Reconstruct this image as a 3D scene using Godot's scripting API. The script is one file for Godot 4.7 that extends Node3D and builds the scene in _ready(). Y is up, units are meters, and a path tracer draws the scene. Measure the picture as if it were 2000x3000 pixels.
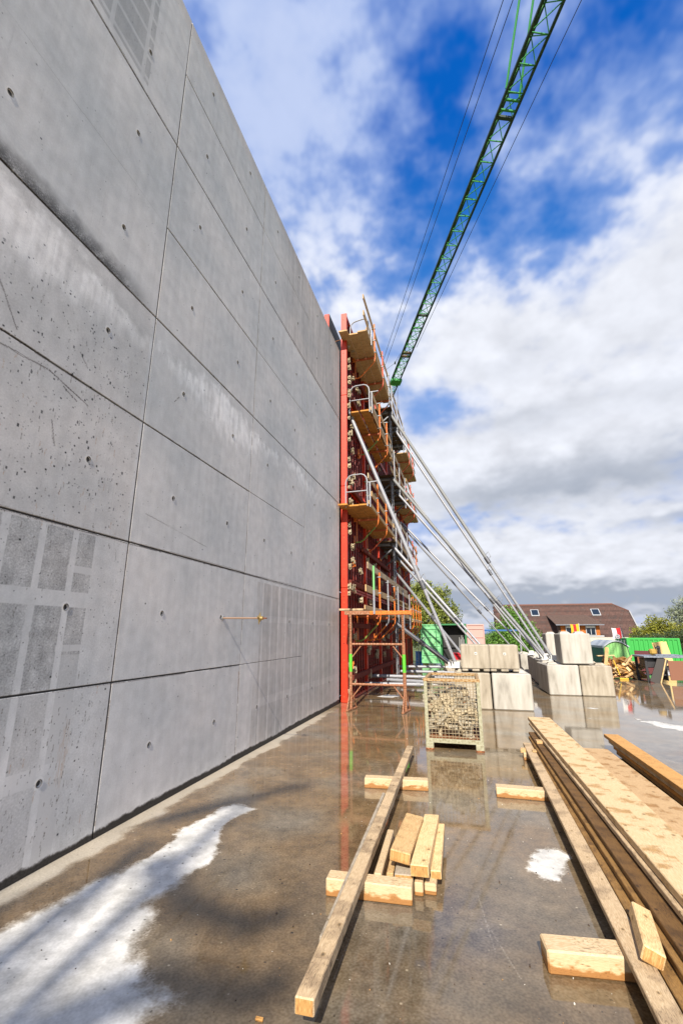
extends Node3D
# ---------------------------------------------------------------- mesh builder
class MB:
	var v := PackedVector3Array()
	var n := PackedVector3Array()
	var u := PackedVector2Array()
	var uo := Vector2.ZERO
	var us := 1.0
	func tri(a: Vector3, b: Vector3, c: Vector3, nn: Vector3, ua: Vector2, ub: Vector2, uc: Vector2) -> void:
		if (b - a).cross(c - a).dot(nn) > 0.0:
			v.append_array([a, c, b]); u.append_array([ua, uc, ub])
		else:
			v.append_array([a, b, c]); u.append_array([ua, ub, uc])
		n.append_array([nn, nn, nn])
	func quad(a: Vector3, b: Vector3, c: Vector3, d: Vector3, nn: Vector3, ua: Vector2, ub: Vector2, uc: Vector2, ud: Vector2) -> void:
		tri(a, b, c, nn, ua, ub, uc); tri(a, c, d, nn, ua, uc, ud)
	func uv(p: Vector3, ax: int) -> Vector2:
		var q := Vector2(p.z, p.y) if ax == 0 else (Vector2(p.z, p.x) if ax == 1 else Vector2(p.x, p.y))
		return q * us + uo
	func box(t: Transform3D, s: Vector3, c := 0.0) -> MB:
		var h := s * 0.5
		c = minf(c, minf(h.x, minf(h.y, h.z)) * 0.9)
		var o := Vector3.ZERO
		for ax in 3:
			var a1 := (ax + 1) % 3
			var a2 := (ax + 2) % 3
			for sg in [-1.0, 1.0]:
				var ps := []
				for k in [[-1, -1], [1, -1], [1, 1], [-1, 1]]:
					var p := Vector3.ZERO
					p[ax] = sg * h[ax]
					p[a1] = k[0] * (h[a1] - c)
					p[a2] = k[1] * (h[a2] - c)
					ps.append(p)
				var nn := Vector3.ZERO
				nn[ax] = sg
				quad(t * ps[0], t * ps[1], t * ps[2], t * ps[3], (t.basis * nn).normalized(), uv(ps[0], ax), uv(ps[1], ax), uv(ps[2], ax), uv(ps[3], ax))
		if c <= 0.0:
			return self
		for ax in 3:
			var a1 := (ax + 1) % 3
			var a2 := (ax + 2) % 3
			for s1 in [-1.0, 1.0]:
				for s2 in [-1.0, 1.0]:
					var p := [Vector3.ZERO, Vector3.ZERO, Vector3.ZERO, Vector3.ZERO]
					for k in 4:
						var q: Vector3 = o
						q[ax] = (-1.0 if k == 0 or k == 3 else 1.0) * (h[ax] - c)
						q[a1] = s1 * (h[a1] - (c if k > 1 else 0.0))
						q[a2] = s2 * (h[a2] - (0.0 if k > 1 else c))
						p[k] = q
					var nn := Vector3.ZERO
					nn[a1] = s1; nn[a2] = s2
					quad(t * p[0], t * p[1], t * p[2], t * p[3], (t.basis * nn).normalized(), uv(p[0], a1), uv(p[1], a1), uv(p[2], a1), uv(p[3], a1))
		for sx in [-1.0, 1.0]:
			for sy in [-1.0, 1.0]:
				for sz in [-1.0, 1.0]:
					var k := Vector3(sx, sy, sz)
					var a := Vector3(h.x, h.y - c, h.z - c) * k
					var b := Vector3(h.x - c, h.y, h.z - c) * k
					var d := Vector3(h.x - c, h.y - c, h.z) * k
					tri(t * a, t * b, t * d, (t.basis * k).normalized(), uv(a, 1), uv(b, 1), uv(d, 1))
		return self
	func at(p: Vector3, s: Vector3, c := 0.0, turn := 0.0) -> MB:
		return box(Transform3D(Basis(Vector3.UP, turn), p), s, c)
	func bar(a: Vector3, b: Vector3, w: float, t: float, c := 0.0, roll := 0.0) -> MB:
		var z := (b - a).normalized()
		var up := Vector3.UP if absf(z.y) < 0.97 else Vector3(0, 0, 1)
		var x := up.cross(z).normalized()
		var y := z.cross(x).normalized()
		var bs := Basis(x, y, z)
		if roll != 0.0:
			bs = Basis(z, roll) * bs
		return box(Transform3D(bs, (a + b) * 0.5), Vector3(w, t, a.distance_to(b)), c)
	func tube(pts: Array, r: float, seg := 8, caps := true, r2 := -1.0) -> MB:
		var m := pts.size()
		if r2 < 0.0: r2 = r
		var x := Vector3.ZERO
		var rings := []
		var nors := []
		var dist := [0.0]
		for i in m:
			var dir: Vector3
			if i == 0: dir = pts[1] - pts[0]
			elif i == m - 1: dir = pts[m - 1] - pts[m - 2]
			else: dir = (pts[i + 1] - pts[i]).normalized() + (pts[i] - pts[i - 1]).normalized()
			dir = dir.normalized()
			if i == 0:
				x = (Vector3.UP if absf(dir.y) < 0.9 else Vector3.RIGHT).cross(dir).normalized()
			else:
				x = (x - dir * x.dot(dir)).normalized()
				dist.append(dist[i - 1] + pts[i].distance_to(pts[i - 1]))
			var y := dir.cross(x)
			var rr := lerpf(r, r2, float(i) / (m - 1))
			var ring := PackedVector3Array()
			var nor := PackedVector3Array()
			for k in seg + 1:
				var an := TAU * k / seg
				var q := x * cos(an) + y * sin(an)
				nor.append(q)
				ring.append(pts[i] + q * rr)
			rings.append(ring); nors.append(nor)
		for i in m - 1:
			for k in seg:
				var a: Vector3 = rings[i][k]
				var b: Vector3 = rings[i][k + 1]
				var c: Vector3 = rings[i + 1][k + 1]
				var d: Vector3 = rings[i + 1][k]
				var ua := Vector2(dist[i], float(k) / seg * 0.3) + uo
				var ub := Vector2(dist[i], float(k + 1) / seg * 0.3) + uo
				var uc := Vector2(dist[i + 1], float(k + 1) / seg * 0.3) + uo
				var ud := Vector2(dist[i + 1], float(k) / seg * 0.3) + uo
				var s := (b - a).cross(c - a).dot(nors[i][k]) > 0.0
				var q1 := [a, c, b, a, d, c] if s else [a, b, c, a, c, d]
				var q2 := [nors[i][k], nors[i + 1][k + 1], nors[i][k + 1], nors[i][k], nors[i + 1][k], nors[i + 1][k + 1]] if s else [nors[i][k], nors[i][k + 1], nors[i + 1][k + 1], nors[i][k], nors[i + 1][k + 1], nors[i + 1][k]]
				var q3 := [ua, uc, ub, ua, ud, uc] if s else [ua, ub, uc, ua, uc, ud]
				v.append_array(q1); n.append_array(q2); u.append_array(q3)
		if caps:
			for e in [0, m - 1]:
				var nn: Vector3 = (pts[0] - pts[1]).normalized() if e == 0 else (pts[m - 1] - pts[m - 2]).normalized()
				for k in seg:
					tri(pts[e], rings[e][k], rings[e][k + 1], nn, uo, uo + Vector2(0.02, 0), uo + Vector2(0, 0.02))
		return self
	func poly(pts: Array, y0: float, y1: float) -> MB:   # horizontal outline with thickness
		var flat := PackedVector2Array()
		for p in pts: flat.append(p)
		var ids := Geometry2D.triangulate_polygon(flat)
		for i in range(0, ids.size(), 3):
			var a := flat[ids[i]]
			var b := flat[ids[i + 1]]
			var c := flat[ids[i + 2]]
			tri(Vector3(a.x, y1, a.y), Vector3(b.x, y1, b.y), Vector3(c.x, y1, c.y), Vector3.UP, a, b, c)
			tri(Vector3(a.x, y0, a.y), Vector3(b.x, y0, b.y), Vector3(c.x, y0, c.y), Vector3.DOWN, a, b, c)
		var cw := 1.0 if Geometry2D.is_polygon_clockwise(flat) else -1.0
		for i in flat.size():
			var a := flat[i]
			var b := flat[(i + 1) % flat.size()]
			var d := (b - a).normalized() * cw
			quad(Vector3(a.x, y0, a.y), Vector3(b.x, y0, b.y), Vector3(b.x, y1, b.y), Vector3(a.x, y1, a.y), Vector3(d.y, 0, -d.x), a, b, b, a)
		return self
	func mesh() -> ArrayMesh:
		return into(ArrayMesh.new())
	func into(m: ArrayMesh) -> ArrayMesh:
		var arr := []
		arr.resize(Mesh.ARRAY_MAX)
		arr[Mesh.ARRAY_VERTEX] = v
		arr[Mesh.ARRAY_NORMAL] = n
		arr[Mesh.ARRAY_TEX_UV] = u
		m.add_surface_from_arrays(Mesh.PRIMITIVE_TRIANGLES, arr)
		return m

var M := {}
var rng := RandomNumberGenerator.new()

func V(x: float, y: float, z: float) -> Vector3: return Vector3(x, y, z)
func R(a: float, b: float) -> float: return rng.randf_range(a, b)
func mb() -> MB:
	var m := MB.new()
	m.uo = Vector2(R(0, 5), R(0, 5))
	return m

# ---------------------------------------------------------------- things
func tag(o: Node3D, label: String, cat: String, group := "", kind := "") -> Node3D:
	o.set_meta("label", label)
	if cat: o.set_meta("category", cat)
	if group: o.set_meta("group", group)
	if kind: o.set_meta("kind", kind)
	return o
func thing(called: String, label: String, cat: String, p := Vector3.ZERO, group := "") -> Node3D:
	var o := Node3D.new()
	o.name = called
	add_child(o, true)
	o.position = p
	return tag(o, label, cat, group)
func origin_of(o: Node3D) -> Vector3:
	var p := Vector3.ZERO
	while o != null and o != self:
		p += o.position
		o = o.get_parent() as Node3D
	return p
func part(parent: Node3D, called: String, m: MB, mat: Material, label := "") -> MeshInstance3D:
	var off := origin_of(parent)
	if off != Vector3.ZERO:
		for i in m.v.size(): m.v[i] -= off
	var o := MeshInstance3D.new()
	o.mesh = m.mesh()
	o.material_override = mat
	o.name = called
	parent.add_child(o, true)
	if label: o.set_meta("label", label)
	return o
func shared(parent: Node3D, called: String, mesh: Mesh, mat: Material, t: Transform3D) -> MeshInstance3D:
	var o := MeshInstance3D.new()
	o.mesh = mesh
	o.material_override = mat
	o.name = called
	parent.add_child(o, true)
	o.transform = Transform3D(t.basis, t.origin - origin_of(parent))
	return o
func solid(called: String, m: MB, mat: Material, label: String, cat: String, at: Vector3, group := "") -> MeshInstance3D:
	for i in m.v.size(): m.v[i] -= at
	var o := MeshInstance3D.new()
	o.mesh = m.mesh()
	o.material_override = mat
	o.name = called
	add_child(o, true)
	o.position = at
	tag(o, label, cat, group)
	return o

# ---------------------------------------------------------------- textures
func noise_bytes(w: int, h: int, freq: float, sd: int, oct := 4, stretch := Vector2.ONE) -> PackedByteArray:
	var f := FastNoiseLite.new()
	f.seed = sd
	f.noise_type = FastNoiseLite.TYPE_SIMPLEX_SMOOTH
	f.frequency = freq
	f.fractal_octaves = oct
	if stretch == Vector2.ONE:
		return f.get_image(w, h, false, false, true).get_data()
	var im := f.get_image(maxi(4, int(w * stretch.x)), maxi(4, int(h * stretch.y)), false, false, true)
	im.resize(w, h, Image.INTERPOLATE_CUBIC)
	return im.get_data()
func tex(im: Image) -> ImageTexture:
	return ImageTexture.create_from_image(im)
func noise_tex(size: int, freq: float, sd: int, cols: Array, offs: Array, oct := 5, stretch := Vector2.ONE) -> ImageTexture:
	# sRGB colours along a noise, made to repeat by mirroring
	var h := size / 2
	var d := noise_bytes(h, h, freq, sd, oct, stretch)
	var d2 := noise_bytes(h, h, 0.35, sd + 9, 2)
	var g := Gradient.new()
	g.offsets = PackedFloat32Array(offs)
	g.colors = PackedColorArray(cols)
	var lut := []
	for i in 256: lut.append(g.sample(i / 255.0))
	var out := PackedByteArray()
	out.resize(h * h * 3)
	for i in h * h:
		var c: Color = lut[d[i]]
		var k := 0.92 + d2[i] * 0.00063
		out[i * 3] = mini(255, int(c.r * 255.0 * k))
		out[i * 3 + 1] = mini(255, int(c.g * 255.0 * k))
		out[i * 3 + 2] = mini(255, int(c.b * 255.0 * k))
	var q := Image.create_from_data(h, h, false, Image.FORMAT_RGB8, out)
	var im := Image.create_empty(size, size, false, Image.FORMAT_RGB8)
	im.blit_rect(q, Rect2i(0, 0, h, h), Vector2i(0, 0))
	q.flip_x()
	im.blit_rect(q, Rect2i(0, 0, h, h), Vector2i(h, 0))
	q.flip_y()
	im.blit_rect(q, Rect2i(0, 0, h, h), Vector2i(h, h))
	q.flip_x()
	im.blit_rect(q, Rect2i(0, 0, h, h), Vector2i(0, h))
	return tex(im)
func wood_tex(sd: int, light: Color, dark: Color, stain: Color, amount: float, wet := false) -> ImageTexture:
	var w := 1024
	var h := 256
	var a := noise_bytes(w, h, 0.05, sd, 3, Vector2(0.05, 1.0))
	var b := noise_bytes(w, h, 0.25, sd + 1, 2, Vector2(0.08, 1.0))
	var c := noise_bytes(w, h, 0.007, sd + 2, 5, Vector2(0.9, 1.0))
	var f := noise_bytes(w, h, 0.4, sd + 3, 2)
	var knots := []
	var r := RandomNumberGenerator.new()
	r.seed = sd
	for i in 9: knots.append(Vector3(r.randf() * w, r.randf() * h, r.randf_range(4, 9)))
	var out := PackedByteArray()
	out.resize(w * h * 3)
	for y in h:
		for x in w:
			var i := y * w + x
			var t := a[i] / 255.0
			t = absf(fmod(t * 7.0, 1.0) - 0.5) * 2.0
			t = clampf(t * 0.55 + b[i] / 255.0 * 0.5 - 0.1, 0.0, 1.0)
			var s := clampf((c[i] / 255.0 - 0.45) * 1.8, 0.0, 1.0) * amount
			if amount > 0.72: s = clampf((c[i] / 255.0 - 0.60) * 5.0, 0.0, 1.0) * amount
			if wet:
				s = clampf(((y / float(h)) + (c[i] / 255.0 - 0.5) * 0.55 - 0.5) * 6.0, 0.0, 1.0) * 0.8
			var crack := clampf((0.10 - absf(fmod(a[i] / 255.0 * 7.0 + 0.5, 1.0) - 0.5)) * 10.0, 0.0, 1.0) * clampf((c[i] / 255.0 - 0.35) * 3.0, 0.0, 1.0)
			var col := light.lerp(dark, t).lerp(stain, s).darkened(crack * 0.32)
			var k := 0.9 + f[i] * 0.0008
			out[i * 3] = mini(255, int(col.r * 255.0 * k))
			out[i * 3 + 1] = mini(255, int(col.g * 255.0 * k))
			out[i * 3 + 2] = mini(255, int(col.b * 255.0 * k))
	for kn in knots:
		for y in range(maxi(0, int(kn.y - kn.z)), mini(h, int(kn.y + kn.z))):
			for x in range(maxi(0, int(kn.x - kn.z * 2)), mini(w, int(kn.x + kn.z * 2))):
				var d: float = Vector2((x - kn.x) / 2.0, y - kn.y).length() / kn.z
				if d < 1.0:
					var i := (y * w + x) * 3
					var k: float = 0.5 + 0.5 * d
					out[i] = int(out[i] * k); out[i + 1] = int(out[i + 1] * k * 0.97); out[i + 2] = int(out[i + 2] * k * 0.9)
	return tex(Image.create_from_data(w, h, false, Image.FORMAT_RGB8, out))
func mat(col: Color, rough := 0.7, metal := 0.0, t: Texture2D = null, tri := 0.0) -> StandardMaterial3D:
	var m := StandardMaterial3D.new()
	m.albedo_color = col
	m.roughness = rough
	m.metallic = metal
	if t: m.albedo_texture = t
	if tri > 0.0:
		m.uv1_triplanar = true
		m.uv1_world_triplanar = true
		m.uv1_scale = Vector3(tri, tri, tri)
	return m
func lin(r: float, g: float, b: float) -> Color: return Color(r, g, b).linear_to_srgb()

# ---------------------------------------------------------------- sky
func make_sky() -> ImageTexture:
	var w := 2048
	var h := 1024
	var f1 := FastNoiseLite.new()
	f1.seed = 11; f1.frequency = 1.5; f1.fractal_octaves = 5; f1.fractal_gain = 0.5
	f1.domain_warp_enabled = true; f1.domain_warp_amplitude = 0.12; f1.domain_warp_frequency = 1.2; f1.domain_warp_fractal_octaves = 2
	var f2 := FastNoiseLite.new()
	f2.seed = 5; f2.frequency = 4.2; f2.fractal_octaves = 5; f2.fractal_gain = 0.55
	var f3 := FastNoiseLite.new()
	f3.seed = 3; f3.frequency = 9.0; f3.fractal_octaves = 4; f3.fractal_gain = 0.6
	# azimuth, elevation, their radii, cover
	var blobs := [
		[-36.0, 60.0, 17.0, 14.0, 0.40], [-24.0, 54.0, 9.0, 9.0, 0.14], [-13.0, 48.0, 9.0, 6.0, 0.05], [-16.0, 38.0, 16.0, 8.0, 0.24], [-12.0, 58.0, 8.0, 6.0, 0.12], [-12.0, 30.0, 14.0, 7.0, 0.45],
		[4.0, 57.0, 6.0, 8.0, -0.30], [6.5, 47.5, 4.5, 4.0, -0.34], [28.0, 55.0, 14.0, 4.0, -0.28], [17.0, 44.0, 4.0, 2.5, -0.22], [20.0, 50.0, 7.0, 3.0, 0.12], [-3.5, 26.5, 3.5, 3.0, -0.30], [24.0, 48.5, 8.0, 3.0, 0.22], [-9.0, 60.0, 6.0, 4.0, 0.1],
		[22.0, 31.0, 16.0, 9.0, 0.75], [3.0, 34.0, 6.0, 5.0, 0.5], [32.0, 38.0, 10.0, 6.5, 0.55], [10.0, 20.0, 20.0, 6.0, 0.75], [-3.0, 12.5, 3.5, 2.2, -0.4], [12.0, 9.0, 24.0, 4.0, 0.6], [5.0, 4.0, 40.0, 3.0, 0.6], [-6.0, 19.0, 8.0, 5.0, 0.35]]
	var shades := [[17.0, 16.8, 14.0, 2.8, 0.62], [3.0, 16.0, 7.0, 2.5, 0.4], [8.0, 3.8, 40.0, 1.8, 0.85], [24.0, 11.5, 7.0, 1.2, 0.5], [-8.0, 7.0, 9.0, 3.0, 0.5], [8.0, 24.5, 7.0, 1.6, 0.3], [26.0, 24.5, 9.0, 2.0, 0.16], [8.0, 31.0, 8.0, 2.0, 0.12]]
	var out := PackedFloat32Array()
	out.resize(w * h * 3)
	var top := Vector3(0.003, 0.115, 0.52)
	var mid := Vector3(0.06, 0.26, 0.70)
	var low := Vector3(0.38, 0.52, 0.78)
	for y in h:
		var el := 90.0 - (y + 0.5) / h * 180.0
		var sy := sin(deg_to_rad(el))
		var cy := cos(deg_to_rad(el))
		for x in w:
			var i := (y * w + x) * 3
			if el < -1.0:
				out[i] = 0.16; out[i + 1] = 0.15; out[i + 2] = 0.13
				continue
			var az := fposmod((x + 0.5) / w * 360.0 + 180.0, 360.0) - 180.0
			var a := deg_to_rad(az)
			var dx := sin(a) * cy
			var dz := -cos(a) * cy
			var k := 1.0 / (maxf(sy, 0.0) + 0.22)
			var n1 := f1.get_noise_3d(dx * k, 0.0, dz * k)
			var n2 := f2.get_noise_3d(dx * k * 1.2 + 3.0, sy, dz * k)
			var n3 := f3.get_noise_3d(dx * k * 1.1, sy + 2.0, dz * k * 1.1)
			var high := clampf((el - 30.0) * 0.08, 0.0, 1.0)
			var cov := 0.34 + 0.07 * high + clampf((30.0 - el) * 0.012, 0.0, 0.22)
			var gr := clampf((6.0 - el) * 0.03, 0.0, 0.2)
			if absf(az) < 75.0:
				for b in blobs:
					var q: float = (az - b[0]) / b[2]
					if q > 2.2 or q < -2.2: continue
					var p: float = (el - b[1]) / b[3]
					if p > 2.2 or p < -2.2: continue
					cov += b[4] * exp(-(q * q + p * p) * 1.1)
				for b in shades:
					var q: float = (az - b[0]) / b[2]
					if q > 2.2 or q < -2.2: continue
					var p: float = (el - b[1] + n2 * 2.0) / b[3]
					if p > 2.2 or p < -2.2: continue
					gr += b[4] * exp(-(q * q + p * p) * 1.1)
			else:
				cov += 0.36
			var c := clampf(cov + n1 * (0.5 - 0.22 * high) + n2 * 0.36 + n3 * 0.34 * high, 0.0, 1.0)
			c = c * c * (3.0 - 2.0 * c)
			var t := clampf(el / 42.0, 0.0, 1.0)
			var base := low.lerp(mid, minf(1.0, t * 1.4)) if el < 30.0 else mid.lerp(top, clampf((el - 30.0) / 25.0, 0.0, 1.0))
			var thick := clampf((c - 0.45) * 1.9, 0.0, 1.0)
			thick *= 1.0 - clampf((el - 42.0) * 0.08, 0.0, 0.72)
			var cloud := Vector3(0.38, 0.50, 0.83).lerp(Vector3(0.81, 0.835, 0.91) * (1.0 + n2 * 0.16 + n3 * 0.10), thick)
			var g := clampf(gr + n2 * 0.35 * gr + n1 * 0.15 * gr, 0.0, 1.0)
			cloud = cloud.lerp(Vector3(0.24, 0.29, 0.38), g)
			var al := clampf(c * 1.25, 0.0, 1.0)
			base = base.lerp(cloud, al)
			out[i] = base.x; out[i + 1] = base.y; out[i + 2] = base.z
	return tex(Image.create_from_data(w, h, false, Image.FORMAT_RGBF, out.to_byte_array()))

# ---------------------------------------------------------------- ground
const GX0 := -3.2
const GZ0 := 0.5
var patch_a := [[-2.02, -4.49], [-2.16, -4.58], [-2.31, -4.60], [-2.36, -4.50], [-2.36, -4.24], [-2.40, -4.06], [-2.41, -3.80], [-2.39, -3.53], [-2.42, -3.34], [-2.48, -3.15], [-2.52, -2.95], [-2.56, -2.71], [-2.63, -2.47], [-2.68, -2.0], [-2.68, -0.9], [-1.2, -0.9], [-1.41, -2.02], [-1.43, -2.13], [-1.42, -2.20], [-1.35, -2.28], [-1.44, -2.31], [-1.59, -2.36], [-1.74, -2.46], [-1.83, -2.60], [-1.82, -2.75], [-1.84, -2.82], [-1.98, -2.92], [-1.93, -3.21], [-1.90, -3.45], [-1.92, -3.66], [-2.00, -3.80], [-2.12, -3.95], [-2.11, -4.28]]
var patch_b := [[0.40, -4.30], [0.52, -4.35], [0.59, -4.28], [0.61, -4.15], [0.55, -3.98], [0.50, -3.82], [0.40, -3.83], [0.34, -3.95], [0.36, -4.15]]
var patch_c := [[3.05, -10.75], [3.29, -10.55], [3.62, -10.2], [4.4, -9.9], [5.4, -9.3], [5.2, -8.9], [4.3, -9.3], [3.44, -9.6], [3.2, -9.9], [3.12, -10.3]]
var patch_d := [[2.04, -10.68], [2.2, -10.62], [2.3, -10.5], [2.2, -10.45], [2.08, -10.55]]
var patch_e := [[2.42, -11.95], [2.6, -12.0], [2.78, -11.9], [2.62, -11.8]]
var patch_f := [[-1.2, -19.6], [0.4, -19.4], [-0.2, -17.6], [-1.3, -17.2], [-2.0, -18.4]]
var patch_g := [[-2.35, -12.6], [-1.95, -12.4], [-1.8, -12.9], [-2.1, -13.2]]
var patch_h := [[5.0, -21.5], [9.0, -21.8], [12.0, -20.5], [12, -24.6], [5.5, -24.6]]

func sdf(ps: Array, p: Vector2) -> float:   # positive inside
	var best := 1e9
	var inside := false
	var m := ps.size()
	for i in m:
		var a := Vector2(ps[i][0], ps[i][1])
		var b := Vector2(ps[(i + 1) % m][0], ps[(i + 1) % m][1])
		var e := b - a
		var w := p - a
		var q := w - e * clampf(w.dot(e) / e.length_squared(), 0.0, 1.0)
		best = minf(best, q.length_squared())
		if (a.y > p.y) != (b.y > p.y) and p.x < (b.x - a.x) * (p.y - a.y) / (b.y - a.y) + a.x:
			inside = not inside
	return sqrt(best) * (1.0 if inside else -1.0)

func ground_mat(x0: float, x1: float, z0: float, z1: float, w: int, h: int, sd: int, patches: Array) -> StandardMaterial3D:
	# a coarse map of the dry patches, then the fine colour and gloss
	var cw := 160
	var ch := 200
	var dm := PackedFloat32Array()
	dm.resize(cw * ch)
	for j in ch:
		for i in cw:
			var p := Vector2(lerpf(x0, x1, (i + 0.5) / cw), lerpf(z0, z1, (j + 0.5) / ch))
			var d := -9.0
			for q in patches:
				d = maxf(d, sdf(q, p))
			dm[j * cw + i] = d
	var sx := (x1 - x0)
	var big := noise_bytes(w, h, 2.2 * sx / w, sd, 5)
	var med := noise_bytes(w, h, 9.0 * sx / w, sd + 1, 4)
	var fine := noise_bytes(w, h, 0.32, sd + 2, 2)
	var blot := noise_bytes(w, h, 0.7 * sx / w, sd + 3, 3)
	var col := PackedByteArray()
	var rgh := PackedByteArray()
	col.resize(w * h * 3)
	rgh.resize(w * h * 3)
	for y in h:
		var z := lerpf(z0, z1, (y + 0.5) / h)
		var fy := clampf((y + 0.5) / h * ch - 0.5, 0.0, ch - 1.001)
		var iy := int(fy)
		fy -= iy
		for x in w:
			var i := y * w + x
			var wx := lerpf(x0, x1, (x + 0.5) / w)
			var fx := clampf((x + 0.5) / w * cw - 0.5, 0.0, cw - 1.001)
			var ix := int(fx)
			fx -= ix
			var k := iy * cw + ix
			var d := lerpf(lerpf(dm[k], dm[k + 1], fx), lerpf(dm[k + cw], dm[k + cw + 1], fx), fy)
			var b := big[i] / 255.0
			var m := med[i] / 255.0
			var f := fine[i] / 255.0 - 0.5
			var o := blot[i] / 255.0
			# brown silt under water, greyer where clean; grey toward the right paints reflected sky
			var r := 98.0 + clampf((-z - 2.5) * 7.0, 0.0, 20.0) + (b - 0.5) * 34.0 + (m - 0.5) * 26.0  # lighter farther off: reflection on the water is painted into the colour
			var t := clampf((o - 0.35) * 2.2 + clampf(wx * 0.25, -0.2, 0.35), 0.0, 1.0)
			var g := r * lerpf(0.83, 0.92, t)
			var bl := r * lerpf(0.61, 0.80, t)
			var ro := 10.0 + m * 10.0
			ro += clampf((b - 0.62) * 5.0, 0.0, 1.0) * 25.0 * clampf((z + 5.5) * 0.5, 0.0, 1.0)
			var s := f * 38.0 * clampf((z + 9.0) * 0.25, 0.25, 1.0)
			# the pale strip of dry concrete along the foot of the wall
			var led := clampf((-2.78 - wx + (b - 0.5) * 0.16) * 14.0, 0.0, 1.0) * 0.75
			led *= clampf((z + 11.0) * 0.6, 0.0, 1.0)
			var dry := clampf((d + (b - 0.5) * 0.10 + (m - 0.5) * 0.05 + f * 0.03) * (11.0 if z > -3.3 else 26.0) + 0.4, 0.0, 1.0)
			var dust := clampf((d + 0.1 + (m - 0.5) * 0.2) * 4.0, 0.0, 1.0) * 0.0
			r = lerpf(r + s, 178.0 + s + b * 12.0, led)
			g = lerpf(g + s, 172.0 + s + b * 12.0, led)
			bl = lerpf(bl + s, 160.0 + s + b * 12.0, led)
			ro = lerpf(ro, 150.0, led)
			var w2 := 188.0 + (m - 0.5) * 40.0 + (b - 0.5) * 44.0 + f * 26.0
			r = lerpf(r, w2, maxf(dry, dust))
			g = lerpf(g, w2 - 1.0, maxf(dry, dust))
			bl = lerpf(bl, w2 - 4.0, maxf(dry, dust))
			ro = lerpf(ro, 215.0, dry)
			col[i * 3] = clampi(int(r), 0, 255)
			col[i * 3 + 1] = clampi(int(g), 0, 255)
			col[i * 3 + 2] = clampi(int(bl), 0, 255)
			rgh[i * 3 + 1] = clampi(int(ro), 0, 255)
	var im := Image.create_from_data(w, h, false, Image.FORMAT_RGB8, col)
	if sd == 40:   # scrapes and dirt spots of the near slab
		var r2 := RandomNumberGenerator.new()
		r2.seed = 3
		for q in 1500:
			var px := r2.randi_range(0, w - 3)
			var py := r2.randi_range(0, h - 3)
			var dk := r2.randf_range(0.25, 0.8)
			var c := im.get_pixel(px, py)
			im.fill_rect(Rect2i(px, py, r2.randi_range(1, 2), r2.randi_range(1, 2)), Color(c.r * dk, c.g * dk, c.b * dk) if r2.randf() < 0.75 else c.lerp(Color(0.85, 0.8, 0.7), 0.5))
		for q in 16:
			var x2 := r2.randf_range(-0.9, 1.0)
			var z2 := r2.randf_range(-6.5, -2.0)
			var an := r2.randf_range(-0.5, 0.1)
			var ln := r2.randf_range(0.2, 0.9)
			for s2 in int(ln / 0.004):
				if r2.randf() < 0.35: continue
				var px := int((x2 + sin(an) * s2 * 0.004 - x0) / sx * w)
				var py := int((z2 - cos(an) * s2 * 0.004 - z0) / (z1 - z0) * h)
				if px > 0 and px < w - 1 and py > 0 and py < h:
					im.set_pixel(px, py, im.get_pixel(px, py).lerp(Color(0.8, 0.78, 0.74) if q % 2 == 0 else Color(0.3, 0.25, 0.18), 0.2))
	var mt := mat(Color.WHITE, 1.0, 0.0, tex(im))
	mt.roughness_texture = tex(Image.create_from_data(w, h, false, Image.FORMAT_RGB8, rgh))
	mt.roughness_texture_channel = BaseMaterial3D.TEXTURE_CHANNEL_GREEN
	mt.metallic_specular = 0.6
	mt.texture_repeat = false
	return mt

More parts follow.
